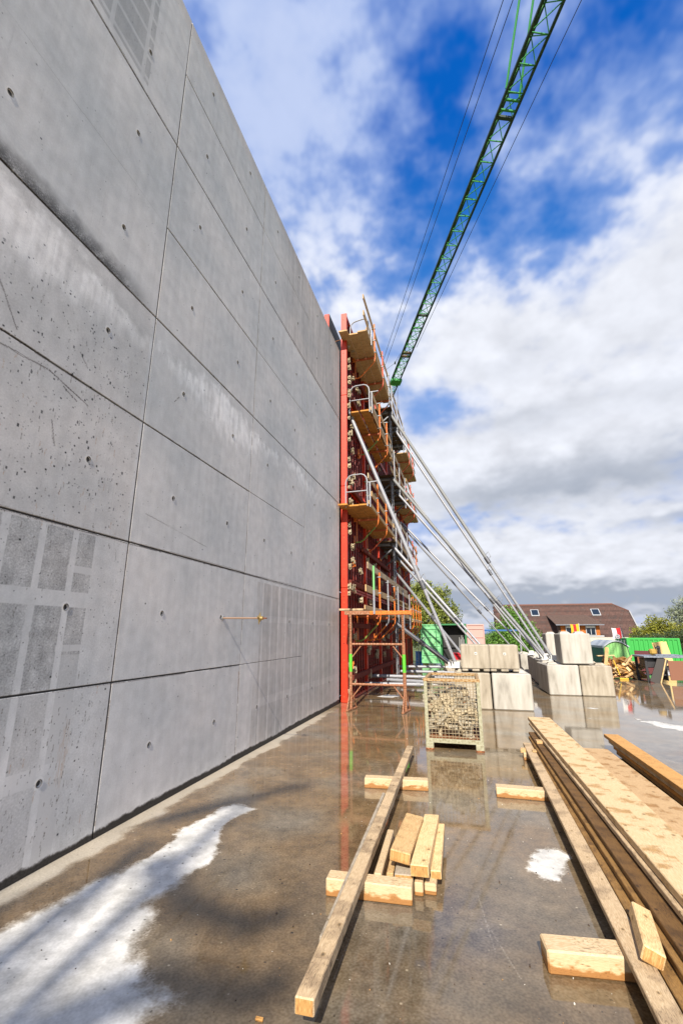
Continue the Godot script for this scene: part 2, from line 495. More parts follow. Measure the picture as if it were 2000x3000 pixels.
func build_ground() -> void:
	var o := MeshInstance3D.new()
	o.name = "concrete_slab"
	var am := ArrayMesh.new()
	var near := ground_mat(-3.2, 3.0, 0.5, -8.5, 1024, 1536, 40, [patch_a, patch_b])
	var far := ground_mat(-4.0, 24.0, -8.5, -27.0, 1280, 896, 50, [patch_c, patch_d, patch_e, patch_f, patch_g, patch_h])
	var rest := ground_mat(-4.0, 24.0, 14.0, -8.5, 384, 384, 60, [])
	for q in [[-3.2, 3.0, 0.5, -8.5, near, -3.2, 3.0, 0.5, -8.5], [-4.0, 24.0, -8.5, -27.0, far, -4.0, 24.0, -8.5, -27.0], [3.0, 24.0, 14.0, -8.5, rest, -4.0, 24.0, 14.0, -8.5], [-3.2, 3.0, 14.0, 0.5, rest, -4.0, 24.0, 14.0, -8.5]]:
		var m := MB.new()
		var p := [V(q[0], 0, q[2]), V(q[1], 0, q[2]), V(q[1], 0, q[3]), V(q[0], 0, q[3])]
		var uvs := []
		for a in p: uvs.append(Vector2((a.x - q[5]) / (q[6] - q[5]), (a.z - q[7]) / (q[8] - q[7])))
		m.quad(p[0], p[1], p[2], p[3], Vector3.UP, uvs[0], uvs[1], uvs[2], uvs[3])
		m.into(am)
		am.surface_set_material(am.get_surface_count() - 1, q[4])
	var edge := MB.new()
	edge.quad(V(-4, 0, -27), V(24, 0, -27), V(24, -1.6, -27), V(-4, -1.6, -27), V(0, 0, -1), Vector2.ZERO, Vector2.RIGHT, Vector2.ONE, Vector2.DOWN)
	edge.quad(V(24, 0, -27), V(24, 0, 14), V(24, -1.6, 14), V(24, -1.6, -27), V(1, 0, 0), Vector2.ZERO, Vector2.RIGHT, Vector2.ONE, Vector2.DOWN)
	edge.into(am)
	am.surface_set_material(am.get_surface_count() - 1, M.block)
	o.mesh = am
	add_child(o)
	tag(o, "wet concrete slab with puddles and pale dry patches", "ground", "", "structure")
	# the land around, one sheet to the horizon
	var m := MB.new()
	var xs := [-900.0, -200.0, -60.0, -20.0, -3.9, 10.0, 24.1, 60.0, 200.0, 900.0]
	var zs := [300.0, 60.0, 14.1, 0.0, -27.1, -31.0, -45.0, -60.0, -120.0, -400.0, -1200.0]
	for i in xs.size() - 1:
		for j in zs.size() - 1:
			var ps := []
			for k in [[0, 0], [1, 0], [1, 1], [0, 1]]:
				var x: float = xs[i + k[0]]
				var z: float = zs[j + k[1]]
				ps.append(V(x, terrain(x, z), z))
			m.quad(ps[0], ps[1], ps[2], ps[3], Vector3.UP, Vector2(ps[0].x, ps[0].z), Vector2(ps[1].x, ps[1].z), Vector2(ps[2].x, ps[2].z), Vector2(ps[3].x, ps[3].z))
	var t := part(self, "terrain", m, M.grass)
	tag(t, "grassy land beyond the slab", "ground", "", "structure")
func terrain(x: float, z: float) -> float:
	return -1.2 - clampf((-z - 31.0) * 0.08, 0.0, 2.4) if z < -27.0 else -1.2

# ---------------------------------------------------------------- the wall
const WX := -3.0
func wall_mat() -> StandardMaterial3D:
	var w := 1536
	var h := 1536
	var Z := 11.2
	var H := 9.7
	var a := noise_bytes(w, h, 0.004, 71, 4)
	var b := noise_bytes(w, h, 0.035, 72, 4)
	var st := noise_bytes(w, h, 0.06, 73, 3, Vector2(1.0, 0.05))
	var f := noise_bytes(w, h, 0.4, 74, 2)
	var im: Image
	var out := PackedByteArray()
	out.resize(w * h * 3)
	for y in h:
		var wy := (1.0 - (y + 0.5) / h) * H
		var damp := clampf((0.5 - wy) * 1.3, 0.0, 1.0)
		for x in w:
			var i := y * w + x
			var z := (x + 0.5) / w * Z
			var na := a[i] / 255.0 - 0.5
			var nb := b[i] / 255.0 - 0.5
			var ns := st[i] / 255.0 - 0.5
			var nf := f[i] / 255.0 - 0.5
			var v := 200.0 + na * 24.0 + nb * 18.0 + ns * 12.0 + nf * 16.0
			var warm := 2.2 + na * 6.0
			# darker, grainier faces where the old formwork left its mark
			if wy < 2.4:
				if z < 3.15:
					var e := 0.0
					var q := fmod(z - 2.33 + 30.0, 0.30)
					if q > 0.045 and q < 0.285: e = 1.0
					if wy > 1.80 and wy < 1.92: e = 0.0
					if (z > 2.91 and (absf(wy - 2.1) < 0.03 or absf(wy - 1.49) < 0.025)) or absf(wy - 0.62) < 0.06: e *= 0.2
					if wy < 1.19: e *= 0.62
					if z > 2.93 and wy < 1.44: e *= 0.5
					v -= e * (30.0 + nf * 80.0 + nb * 60.0 + ns * 40.0)
				elif z < 3.55:
					v -= 3.0 - nf * 10.0
				elif z > 6.35 and wy < 2.36:
					var s := clampf((z - 6.35 + ns * 0.4) * 4.0, 0.0, 1.0) * clampf((11.3 - z) * 1.0, 0.0, 1.0)
					var lines := clampf(absf(fmod(z * 3.1 + nb * 0.05, 1.0) - 0.5) * 14.0 - 0.6, 0.0, 1.0)
					v -= s * (22.0 * lines + ns * 36.0 + nf * 24.0)
					warm += s * 3.0
					if absf(wy - 0.62) < 0.06 or absf(wy - 1.82) < 0.05: v += s * 8.0
			elif wy < 4.89:
				if z < 3.5: warm += 2.0
				var top := 4.62 - 0.1 * sin(z * 2.2) + nb * 0.2
				var bot := 4.26 + 0.14 * sin(z * 1.9 + 1.0) + ns * 0.5 + (0.25 if z > 7.0 else 0.0)
				var k := clampf((wy - bot) * 5.0, 0.0, 1.0) * clampf((top + 0.12 - wy) * 8.0, 0.0, 1.0)
				v += k * (26.0 + ns * 40.0 + nb * 16.0)
				if z < 3.5: v += -4.0 + nf * 6.0
			elif wy < 5.2:
				var k := clampf((5.10 - wy) * 5.5 + nb * 0.5, 0.0, 1.0) * clampf((3.5 - z) * 1.6, 0.0, 1.0)
				k *= clampf(0.9 + nb * 1.2 + nf * 1.6, 0.0, 1.0)
				v -= k * 118.0
			elif wy > 7.2:
				if z < 2.98 and wy > 7.45:
					var q := fmod(wy - 7.5 + 6.0, 0.3)
					var e := 1.0 if q > 0.05 else 0.2
					if fmod(z + 30.0 - 2.5, 0.46) < 0.05: e = 0.2
					v -= e * (28.0 + nf * 44.0 + nb * 30.0)
				elif z > 6.5 and wy > 7.28:
					var s := clampf((z - 6.5) * 1.0, 0.0, 1.0)
					v -= s * (16.0 + ns * 44.0 + nf * 16.0)
					warm += s * 4.0
			if wy > 9.3:
				v -= clampf((wy - 9.3) * 5.0 + nb, 0.0, 1.0) * 9.0
				warm += 3.0
			# damp, ragged black foot
			var foot := 0.055 + na * 0.03 + nb * 0.025 + ns * 0.012 + clampf((z - 3.0) * 0.004, 0.0, 0.03)
			v += clampf((foot + 0.12 - wy) * 9.0, 0.0, 1.0) * 12.0 * (0.5 + nb)
			var fk := clampf((foot - wy) * 55.0 + 0.5 + nf * 0.8, 0.0, 1.0)
			v = lerpf(v, 38.0 + nf * 40.0, fk)
			warm = lerpf(warm, 4.0, fk)
			v = clampf(v, 10.0, 245.0)
			out[i * 3] = clampi(int(v + warm), 0, 255)
			out[i * 3 + 1] = clampi(int(v), 0, 255)
			out[i * 3 + 2] = clampi(int(v - 1.0 - warm * 0.7), 0, 255)
	im = Image.create_from_data(w, h, false, Image.FORMAT_RGB8, out)
	var r := RandomNumberGenerator.new()
	r.seed = 77
	# bug holes and grit, thick on the first bay between 2.4 and 4.9 m
	for q in 2600:
		var dense := q < 900
		var z := r.randf_range(0.3, 3.5) if dense else r.randf_range(0.2, 11.0)
		var y := r.randf_range(2.5, 4.4) if dense else (r.randf_range(0.1, 2.4) if q < 1350 else r.randf_range(0.1, 9.6))
		if q >= 900 and q < 1350: z = r.randf_range(0.5, 3.5)
		var big := r.randf() < (0.22 if dense else 0.05)
		var px := int(z / Z * w)
		var py := int((1.0 - y / H) * h)
		var c := im.get_pixel(px, clampi(py, 0, h - 1))
		var dk := r.randf_range(0.2, 0.75)
		im.fill_rect(Rect2i(px, py, 2 if big else 1, r.randi_range(1, 4) if dense and r.randf() < 0.3 else (2 if big else 1)), Color(c.r * dk, c.g * dk, c.b * dk))
	for q in 60:   # rust freckles
		var z := r.randf_range(1.6, 3.5)
		var y := r.randf_range(2.4, 3.6) if q < 40 else r.randf_range(0.2, 1.2)
		stroke(im, z, y, z + r.randf_range(-0.01, 0.01), y - r.randf_range(0.0, 0.08), Z, H, Color(0.66, 0.5, 0.38), 0.5, r)
	for q in [[2.06, 3.55, 2.45, 3.58, 0.5], [2.45, 3.58, 2.87, 3.48, 0.7], [1.96, 4.01, 2.16, 3.72, 0.45], [2.55, 3.2, 2.61, 3.0, 0.4], [3.74, 2.75, 4.9, 2.62, 0.18], [4.0, 4.12, 4.08, 4.22, 0.5], [2.7, 3.9, 2.8, 3.8, 0.4], [2.6, 3.52, 2.75, 3.46, 0.5]]:
		for s in 3: stroke(im, q[0], q[1] + s * 0.004, q[2], q[3] + s * 0.004, Z, H, Color(0.3, 0.27, 0.25), q[4], r)
	for q in 26:
		var zz := 3.135 + r.randfn(0.0, 0.022)
		var y0 := r.randf_range(0.62, 0.98)
		stroke(im, zz, y0, zz - 0.02, y0 - r.randf_range(0.06, 0.3), Z, H, Color(0.66, 0.5, 0.38), 0.16, r)
	for q in 420:   # short dark drips on the first bay
		var zz := r.randf_range(2.2, 3.52)
		var y0 := r.randf_range(0.12, 1.15) if q < 200 else r.randf_range(1.2, 4.2)
		stroke(im, zz, y0, zz + r.randf_range(-0.006, 0.006), y0 - r.randf_range(0.01, 0.055), Z, H, Color(0.3, 0.27, 0.24), r.randf_range(0.2, 0.65), r)
	for q in 900:   # faint vertical streaking everywhere
		var zz := r.randf_range(0.3, 11.0)
		var y0 := r.randf_range(0.3, 9.6)
		stroke(im, zz, y0, zz, y0 - r.randf_range(0.08, 0.5), Z, H, Color(0.9, 0.9, 0.88) if q % 3 == 0 else Color(0.45, 0.44, 0.42), r.randf_range(0.04, 0.13), r)
	for q in 7: stroke(im, 5.93 + r.randf_range(-0.02, 0.01), 1.1, 5.94, 0.85, Z, H, Color(0.62, 0.48, 0.38), 0.3, r)
	for hy in [0.57, 1.80, 3.03, 4.30, 5.48, 6.72, 7.93, 9.1]:   # pale laitance rings round the tie holes, shade painted inside
		for hz in [1.75, 2.95, 4.15, 5.35, 6.55, 7.75, 9.05, 10.25]:
			for px in range(int((hz - 0.05) / Z * w), int((hz + 0.05) / Z * w) + 1):
				for py in range(int((1.0 - (hy + 0.05) / H) * h), int((1.0 - (hy - 0.05) / H) * h) + 1):
					var d := Vector2((px + 0.5) / w * Z - hz, (1.0 - (py + 0.5) / h) * H - hy).length()
					if d < 0.043 and d > 0.027: im.set_pixel(px, py, im.get_pixel(px, py).lerp(Color(0.88, 0.87, 0.85), 0.5))
					elif d <= 0.016: im.set_pixel(px, py, Color(0.3, 0.29, 0.28))
	# streaks of dirt along the joints
	for y in [2.43, 4.89, 7.33]:
		for s in 5: stroke(im, 0.2, y + r.randf_range(-0.025, 0.02), 11.0, y + r.randf_range(-0.025, 0.02), Z, H, Color(0.2, 0.175, 0.16), 0.75 if s < 2 else 0.4, r)
	for y in [1.19, 3.66, 6.1, 8.55]:
		if y > 4: stroke(im, 0.2, y, 3.5, y, Z, H, Color(0.4, 0.38, 0.36), 0.3, r)
		for s in 2: stroke(im, 0.2 if y < 4 else 3.6, y - s * 0.008, 5.95, y - s * 0.008, Z, H, Color(0.25, 0.22, 0.2), 0.62, r)
		stroke(im, 6.0, y, 8.4, y, Z, H, Color(0.4, 0.38, 0.36), 0.35, r)
	for z in [3.55, 5.95, 8.45]:
		for s in 3: stroke(im, z + r.randf_range(-0.012, 0.012), 0.1, z + r.randf_range(-0.012, 0.012), 9.5, Z, H, Color(0.36, 0.31, 0.27), 0.4, r)
		stroke(im, z - 0.012, 0.1, z - 0.012, 9.5, Z, H, Color(0.85, 0.85, 0.86), 0.4, r)
	var mt := mat(Color.WHITE, 0.72, 0.0, tex(im))
	var bumps := noise_bytes(512, 512, 0.06, 79, 5)
	var bi := Image.create_from_data(512, 512, false, Image.FORMAT_L8, bumps)
	bi.convert(Image.FORMAT_RGBA8)
	bi.bump_map_to_normal_map(1.2)
	mt.normal_enabled = true
	mt.normal_texture = tex(bi)
	mt.normal_scale = 0.05
	return mt
func stroke(im: Image, z0: float, y0: float, z1: float, y1: float, Z: float, H: float, c: Color, k: float, r: RandomNumberGenerator) -> void:
	var w := im.get_width()
	var h := im.get_height()
	var n := maxi(2, int(maxf(absf(z1 - z0) / Z * w, absf(y1 - y0) / H * h)))
	var wob := 0.0
	var fade := r.randf_range(0.0, 10.0)
	for i in n:
		var t := float(i) / n
		wob = clampf(wob + r.randf_range(-0.25, 0.25), -0.8, 0.8)
		var px := int(lerpf(z0, z1, t) / Z * w + (wob if absf(y1 - y0) > absf(z1 - z0) else 0.0))
		var py := int((1.0 - lerpf(y0, y1, t) / H) * h + (0.0 if absf(y1 - y0) > absf(z1 - z0) else wob))
		if px < 0 or py < 0 or px >= w or py >= h: continue
		var kk := k * clampf(0.75 + 0.45 * sin(t * 9.0 + fade) + r.randf_range(-0.3, 0.3), 0.1, 1.0)
		im.set_pixel(px, py, im.get_pixel(px, py).lerp(c, kk))

func wuv(p: Vector3) -> Vector2:
	return Vector2(-p.z / 11.2, 1.0 - p.y / 9.7)
func wall_panel(wall: Node3D, y0: float, y1: float, za: float, zb: float, rows: Array, gap: float, wm: Material, bolt: Material) -> void:
	# za nearer the camera (larger z). Face with chamfered rim, real tie holes
	var m := MB.new()
	var c := 0.004
	var top := y1 - gap * 0.5
	var bot := y0 + (gap * 0.5 if y0 > 0.01 else 0.0)
	var z0 := za - gap * 0.5
	var z1 := zb + gap * 0.5
	var fq := func(p: Vector3, q: Vector3, s: Vector3, t: Vector3, n: Vector3):
		m.quad(p, q, s, t, n, wuv(p), wuv(q), wuv(s), wuv(t))
	var rim := [V(WX - c, bot, z0), V(WX - c, bot, z1), V(WX - c, top, z1), V(WX - c, top, z0)]
	var face := [V(WX, bot + c, z0 - c), V(WX, bot + c, z1 + c), V(WX, top - c, z1 + c), V(WX, top - c, z0 - c)]
	var back := [V(WX - 0.02, bot, z0), V(WX - 0.02, bot, z1), V(WX - 0.02, top, z1), V(WX - 0.02, top, z0)]
	var ns := [V(0, -1, 0), V(0, 0, -1), V(0, 1, 0), V(0, 0, 1)]
	for i in 4:
		var j := (i + 1) % 4
		fq.call(rim[i], rim[j], face[j], face[i], (Vector3.RIGHT + ns[i]).normalized())
		fq.call(back[i], back[j], rim[j], rim[i], ns[i])
	var hz := [za - 0.6, za - 1.8]
	var s := 0.06
	var fy0: float = bot + c
	var cols := [z0 - c, hz[0] + s, hz[0] - s, hz[1] + s, hz[1] - s, z1 + c]
	if rows.is_empty(): cols = [z0 - c, z1 + c]
	for k in cols.size() - 1:
		var a: float = cols[k]
		var b: float = cols[k + 1]
		if k % 2 == 0:
			fq.call(V(WX, fy0, a), V(WX, fy0, b), V(WX, top - c, b), V(WX, top - c, a), Vector3.RIGHT)
			continue
		var y := fy0
		for hy in rows:
			fq.call(V(WX, y, a), V(WX, y, b), V(WX, hy - s, b), V(WX, hy - s, a), Vector3.RIGHT)
			y = hy + s
			var cen := V(WX, hy, (a + b) * 0.5)
			for q in 16:
				var a1 := TAU * q / 16.0
				var a2 := TAU * (q + 1) / 16.0
				var d1 := V(0, sin(a1), cos(a1))
				var d2 := V(0, sin(a2), cos(a2))
				var e1: Vector3 = d1 * (s / maxf(absf(d1.y), absf(d1.z)))
				var e2: Vector3 = d2 * (s / maxf(absf(d2.y), absf(d2.z)))
				fq.call(cen + e1, cen + e2, cen + d2 * 0.027, cen + d1 * 0.027, Vector3.RIGHT)
				var in1 := cen + d1 * 0.015 - V(0.022, 0, 0)
				var in2 := cen + d2 * 0.015 - V(0.022, 0, 0)
				fq.call(cen + d1 * 0.027, cen + d2 * 0.027, in2, in1, (Vector3.RIGHT - (d1 + d2) * 0.4).normalized())
				fq.call(in1, in2, in2 - V(0.06, 0, 0), in1 - V(0.06, 0, 0), -(d1 + d2).normalized())
				m.tri(in1 - V(0.06, 0, 0), in2 - V(0.06, 0, 0), cen - V(0.082, 0, 0), Vector3.RIGHT, wuv(cen), wuv(cen), wuv(cen))
		fq.call(V(WX, y, a), V(WX, y, b), V(WX, top - c, b), V(WX, top - c, a), Vector3.RIGHT)
	var o := part(wall, "wall_panel", m, wm)
	for hy in rows:
		for z in hz:
			var t := Transform3D(Basis(Vector3.BACK, -PI / 2), V(WX + 0.001, hy, z))
			shared(o, "tie_hole_ring", bolt_ring, bolt, t)
var bolt_ring: Mesh

func build_wall() -> void:
	var wm := wall_mat()
	var ring := TorusMesh.new()
	ring.inner_radius = 0.0225
	ring.outer_radius = 0.0285
	ring.rings = 16
	ring.ring_segments = 4
	bolt_ring = ring
	var rm := mat(lin(0.16, 0.155, 0.15), 0.7)  # darkened ring colour paints the occlusion shade of the holes
	var wall := thing("concrete_wall", "tall fair faced grey concrete wall with panel joints and tie holes, running along the left", "wall", V(WX, 0, -3.5))
	var core := mb()
	core.at(V(-3.169, 4.75, -3.74), V(0.315, 9.50, 14.78))
	part(wall, "wall_core", core, mat(lin(0.05, 0.045, 0.04), 0.9))
	var zs := [3.65, 1.25, -1.15, -3.55, -5.95, -8.45, -11.14]
	var ys := [0.0, 1.19, 2.43, 3.66, 4.89, 6.1, 7.33, 8.55, 9.52]
	var mid := [0.57, 1.80, 3.03, 4.30, 5.48, 6.72, 7.93, 9.1]
	for i in zs.size() - 1:
		if i == 5:
			for j in 4:
				wall_panel(wall, ys[j * 2], ys[j * 2 + 2], zs[i], zs[i + 1], [mid[j * 2], mid[j * 2 + 1]], 0.011, wm, rm)
		else:
			var tall := i < 3
			for j in (4 if tall else 8):
				wall_panel(wall, ys[j], ys[j + 1], zs[i], zs[i + 1], [mid[j]], (0.016 if j % 2 == 0 else 0.011) if i < 4 else 0.006, wm, rm)
			if tall:
				wall_panel(wall, ys[4], ys[6], zs[i], zs[i + 1], [mid[4], mid[5]], 0.014, wm, rm)
				wall_panel(wall, ys[6], ys[8], zs[i], zs[i + 1], [mid[6], mid[7]], 0.012, wm, rm)
	# the tie rod that still sticks out
	var p := V(-3.0, 1.79, -5.4)
	var rod := thing("tie_rod", "rusty tie rod with brass plate nut sticking out of the concrete wall", "rod", p)
	part(rod, "rod", mb().tube([p, p + V(0.53, -0.005, 0)], 0.011, 8), M.rust_rod)
	part(rod, "rod_tip", mb().tube([p + V(0.53, -0.005, 0), p + V(0.61, -0.006, 0)], 0.0085, 8), M.rust)
	part(rod, "collar", mb().tube([p + V(0.0, 0, 0), p + V(0.012, 0, 0)], 0.028, 12), M.steel)
	var pl := MB.new()
	var c := p + V(0.50, -0.005, 0)
	for k in 8:   # star shaped wing plate
		var a1 := TAU * k / 8.0 + 0.2
		var a2 := TAU * (k + 1) / 8.0 + 0.2
		var r1 := 0.085 if k % 2 == 0 else 0.045
		var r2 := 0.045 if k % 2 == 0 else 0.085
		var q1 := c + V(0.012, sin(a1) * r1, cos(a1) * r1)
		var q2 := c + V(0.012, sin(a2) * r2, cos(a2) * r2)
		for s in [-1.0, 1.0]:
			var tip := c + V(0.012 + s * 0.022, 0, 0)
			var nn := (q1 - tip).cross(q2 - tip).normalized()
			if nn.x * s < 0: nn = -nn
			pl.tri(q1, q2, tip, nn, Vector2.ZERO, Vector2.RIGHT, Vector2.ONE)
	part(rod, "wing_plate", pl, M.brass)
	part(rod, "nut", mb().tube([c + V(0.02, 0, 0), c + V(0.06, 0, 0)], 0.026, 6), M.brass)

# ---------------------------------------------------------------- formwork
func build_formwork() -> void:
	var rib := MB.new()
	rib.at(V(0.065, 0, 0), V(0.09, 2.6, 0.05))
	var rib_mesh := rib.mesh()
	var hole := MB.new()
	hole.tube([V(0, 0, -0.01), V(0, 0, 0.0015)], 0.012, 10)
	var hole_mesh := hole.mesh()
	var dark := mat(lin(0.02, 0.005, 0.005), 0.9)
	var f := thing("formwork_wall", "tall red steel wall formwork with dense ribs, standing at the end of the concrete wall", "formwork", V(-2.95, 0, -18.5))
	for i in 6:
		for j in 4:
			var z := -11.3 - 2.4 * i
			var y := 2.725 * j
			var m := mb()
			m.at(V(-2.915, y + 1.36, z - 0.03), V(0.17, 2.715, 0.055), 0.006)
			m.at(V(-2.915, y + 1.36, z - 2.37), V(0.17, 2.715, 0.055), 0.006)
			for yy in [0.035, 2.685]:
				m.at(V(-2.915, y + yy, z - 1.2), V(0.13, 0.05, 2.28))
			for yy in [0.62, 1.25, 1.9]:
				m.at(V(-2.945, y + yy, z - 1.2), V(0.07, 0.05, 2.28))
			var p := part(f, "formwork_panel", m, M.red)
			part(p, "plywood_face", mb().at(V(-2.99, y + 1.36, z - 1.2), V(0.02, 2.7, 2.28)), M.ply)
			for k in 7:
				shared(p, "rib", rib_mesh, M.red_shaded, Transform3D(Basis(), V(-2.98, y + 1.36, z - 0.3 - 0.3 * k)))
			if i == 0:
				for yy in [0.22, 1.36, 2.5]:
					shared(p, "bolt_hole", hole_mesh, dark, Transform3D(Basis(), V(-2.93, y + yy, z - 0.002)))
	for w in [[0.54, -11.6, -18.9], [1.8, -11.7, -13.6], [2.87, -11.4, -13.6], [4.0, -13.0, -18.0], [5.45, -11.5, -14.0], [8.2, -11.5, -14.0], [6.8, -14.0, -19.0], [9.4, -13.0, -18.0]]:
		var m := mb()
		m.at(V(-2.79, w[0], (w[1] + w[2]) * 0.5), V(0.09, 0.13, w[1] - w[2]), 0.01)
		part(f, "waler", m, M.red_brown)
	# cast clamps that hold the panels together
	var c := MB.new()
	c.at(V(0.03, 0, 0), V(0.05, 0.12, 0.09), 0.012)
	c.at(V(0.075, 0.045, 0.0), V(0.07, 0.035, 0.05), 0.01)
	c.at(V(0.075, -0.045, 0.01), V(0.06, 0.035, 0.05), 0.01)
	c.bar(V(0.09, 0.09, 0.015), V(0.10, -0.1, 0.015), 0.025, 0.035, 0.005)
	c.tube([V(0.06, 0, 0.03), V(0.06, 0, 0.085)], 0.028, 8)
	c.tube([V(0.02, -0.06, 0.03), V(0.05, -0.10, 0.06), V(0.09, -0.09, 0.06), V(0.1, -0.06, 0.05)], 0.01, 6)
	var cm := c.mesh()
	for y in [0.26, 0.6, 0.87, 1.46, 1.77, 2.05, 2.59, 2.77, 3.3, 4.2, 4.39, 5.08, 5.43, 5.69, 6.05, 6.26, 6.85, 7.0, 7.5, 7.87, 8.2, 8.33, 8.64, 8.79, 9.13, 9.37, 9.8]:
		shared(f, "panel_clamp", cm, M.cast, Transform3D(Basis(Vector3.UP, R(-0.4, 0.4)) * Basis(Vector3.RIGHT, R(-0.5, 0.5)) * Basis.from_scale(Vector3.ONE * R(0.6, 0.95)), V(-2.84, y, -11.37 - R(0, 0.1))))
	for k in 130:
		var z := -11.3 - 2.4 * rng.randi_range(0, 4) - R(-0.1, 0.3) - (1.2 if R(0, 1) < 0.3 else 0.0)
		if z > -11.5: z -= 0.4
		shared(f, "panel_clamp", cm, M.cast if R(0, 1) < 0.85 else M.orange, Transform3D(Basis(Vector3.UP, R(-0.6, 0.6)) * Basis(Vector3.RIGHT, R(-0.8, 0.8)), V(-2.84, R(0.3, 10.4), z)))
	# the other face, behind the concrete wall
	var g := thing("formwork_wall", "red and black back face of the formwork, its top showing behind the concrete wall", "formwork", V(-3.5, 0, -18.5))
	for i in 3:
		for j in 4:
			var m := mb()
			var z := -11.2 - 2.4 * i
			m.at(V(-3.345, 2.725 * j + 1.36, z - 1.2), V(0.02, 2.7, 2.36))
			part(g, "plywood_face", m, M.ply)
			var m2 := mb()
			m2.at(V(-3.42, 2.725 * j + 1.36, z - 0.03), V(0.15, 2.715, 0.06), 0.006)
			m2.at(V(-3.42, 2.725 * j + 1.36, z - 2.35), V(0.15, 2.715, 0.06), 0.006)
			m2.at(V(-3.42, 2.725 * j + 2.69, z - 1.2), V(0.15, 0.05, 2.26))
			part(g, "formwork_frame", m2, M.red)
	part(g, "tie_bar", mb().tube([V(-3.34, 10.1, -11.5), V(-2.98, 10.15, -11.5)], 0.012, 6), M.rust)

func plank_at(parent: Node3D, called: String, a: Vector3, b: Vector3, w: float, t: float, m: Material, c := 0.004, roll := 0.0) -> MeshInstance3D:
	var q := mb()
	q.bar(a, b, w, t, c, roll)
	return part(parent, called, q, m)

func bracket(p: Node3D, z: float, y: float, pm: Material, pm2: Material, high: float) -> void:
	var x := -2.2
	part(p, "guard_post", mb().tube([V(x + 0.02, y + high, z), V(x + 0.02, y - 0.1, z), V(x, y - 0.2, z), V(x - 0.06, y - 0.28, z)], 0.024, 8), pm)
	part(p, "bracket_strut", mb().tube([V(x - 0.06, y - 0.28, z), V(x - 0.40, y - 0.63, z), V(x - 0.5, y - 0.69, z), V(x - 0.7, y - 0.7, z)], 0.022, 8), pm2)
	part(p, "bracket_arm", mb().at(V(x - 0.28, y - 0.06, z), V(0.62, 0.055, 0.05), 0.006), M.orange_dark)
	part(p, "bracket_leg", mb().tube([V(x - 0.6, y - 0.05, z), V(x - 0.6, y - 0.7, z)], 0.018, 6), M.orange)
	part(p, "bracket_hook", mb().at(V(x - 0.66, y - 0.03, z), V(0.09, 0.14, 0.09), 0.012), M.orange)
	part(p, "bracket_pad", mb().at(V(x - 0.68, y - 0.62, z), V(0.06, 0.24, 0.07), 0.008), M.orange if R(0, 1) < 0.6 else M.cast)
	for yy in [0.12, 0.55, 0.98]:
		if yy < high: part(p, "board_clip", mb().at(V(x + 0.0, y + yy, z + 0.01), V(0.12, 0.03, 0.05), 0.004), M.galv)

func wood_platform(y: float, z0: float, z1: float, label: String, brs: Array, first: bool, pl: Material, gate: bool, boards: Array) -> void:
	var p := thing("work_platform", label, "scaffold platform", V(-2.6, y, (z0 + z1) * 0.5), "work platforms hung on the red formwork")
	var xs := [-2.84, -2.58, -2.32] if first else [-2.66, -2.36]
	var w := 0.25
	for i in xs.size():
		var e := R(-0.05, 0.05) + (0.12 if i == 0 and first else 0.0)
		var zm := lerpf(z0, z1, 0.52) + R(-0.1, 0.1)
		plank_at(p, "plank", V(xs[i], y, z0 + e), V(xs[i], y + R(0, 0.006), zm), w, 0.045, pl)
		plank_at(p, "plank", V(xs[i], y + 0.004, zm - 0.006), V(xs[i], y + R(0, 0.008), z1 + R(-0.05, 0.05)), w, 0.045, pl)
	for b in brs:
		bracket(p, b[0], y - 0.025, b[1], b[2], b[3])
	for b in boards:   # [height, near z, far z, width, x shift]
		plank_at(p, "guard_board", V(-2.235 + b[4], y + b[0], b[1]), V(-2.235 + b[4], y + b[0] + R(-0.04, 0.04), b[2]), 0.03, b[3], M.wood_gray if R(0, 1) < 0.5 else M.wood)
	plank_at(p, "toe_board", V(-2.185, y + 0.05, z0 + 0.02), V(-2.185, y + 0.05, z1), 0.025, 0.10, M.wood)
	if gate:
		var g := []
		for k in 13:
			var t := k / 12.0
			var an := PI * t
			var q := V(-2.51 + -cos(an) * 0.28, y + 0.55 + minf(sin(an) * 0.36, 0.24), z0 + 0.03)
			g.append(q)
		g[0].y = y - 0.05; g[12].y = y - 0.05
		var bend := [V(-2.79, y - 0.05, z0), V(-2.79, y + 0.62, z0), V(-2.765, y + 0.71, z0), V(-2.70, y + 0.79, z0), V(-2.62, y + 0.82, z0), V(-2.38, y + 0.83, z0), V(-2.30, y + 0.80, z0), V(-2.245, y + 0.73, z0), V(-2.225, y + 0.65, z0), V(-2.215, y - 0.05, z0)]
		part(p, "end_gate", mb().tube(bend, 0.019, 8), M.galv_light)
		part(p, "gate_rail", mb().tube([V(-2.79, y + 0.36, z0), V(-2.22, y + 0.37, z0)], 0.017, 8), M.galv_light)
		part(p, "gate_post", mb().tube([V(-2.17, y - 0.05, z0 - 0.1), V(-2.17, y + 0.62, z0 - 0.1)], 0.024, 8), M.galv_light)
		part(p, "gate_bar", mb().tube([V(-2.26, y + 0.62, z0 - 0.1), V(-1.98, y + 0.64, z0 - 0.12)], 0.018, 6), M.galv_light)

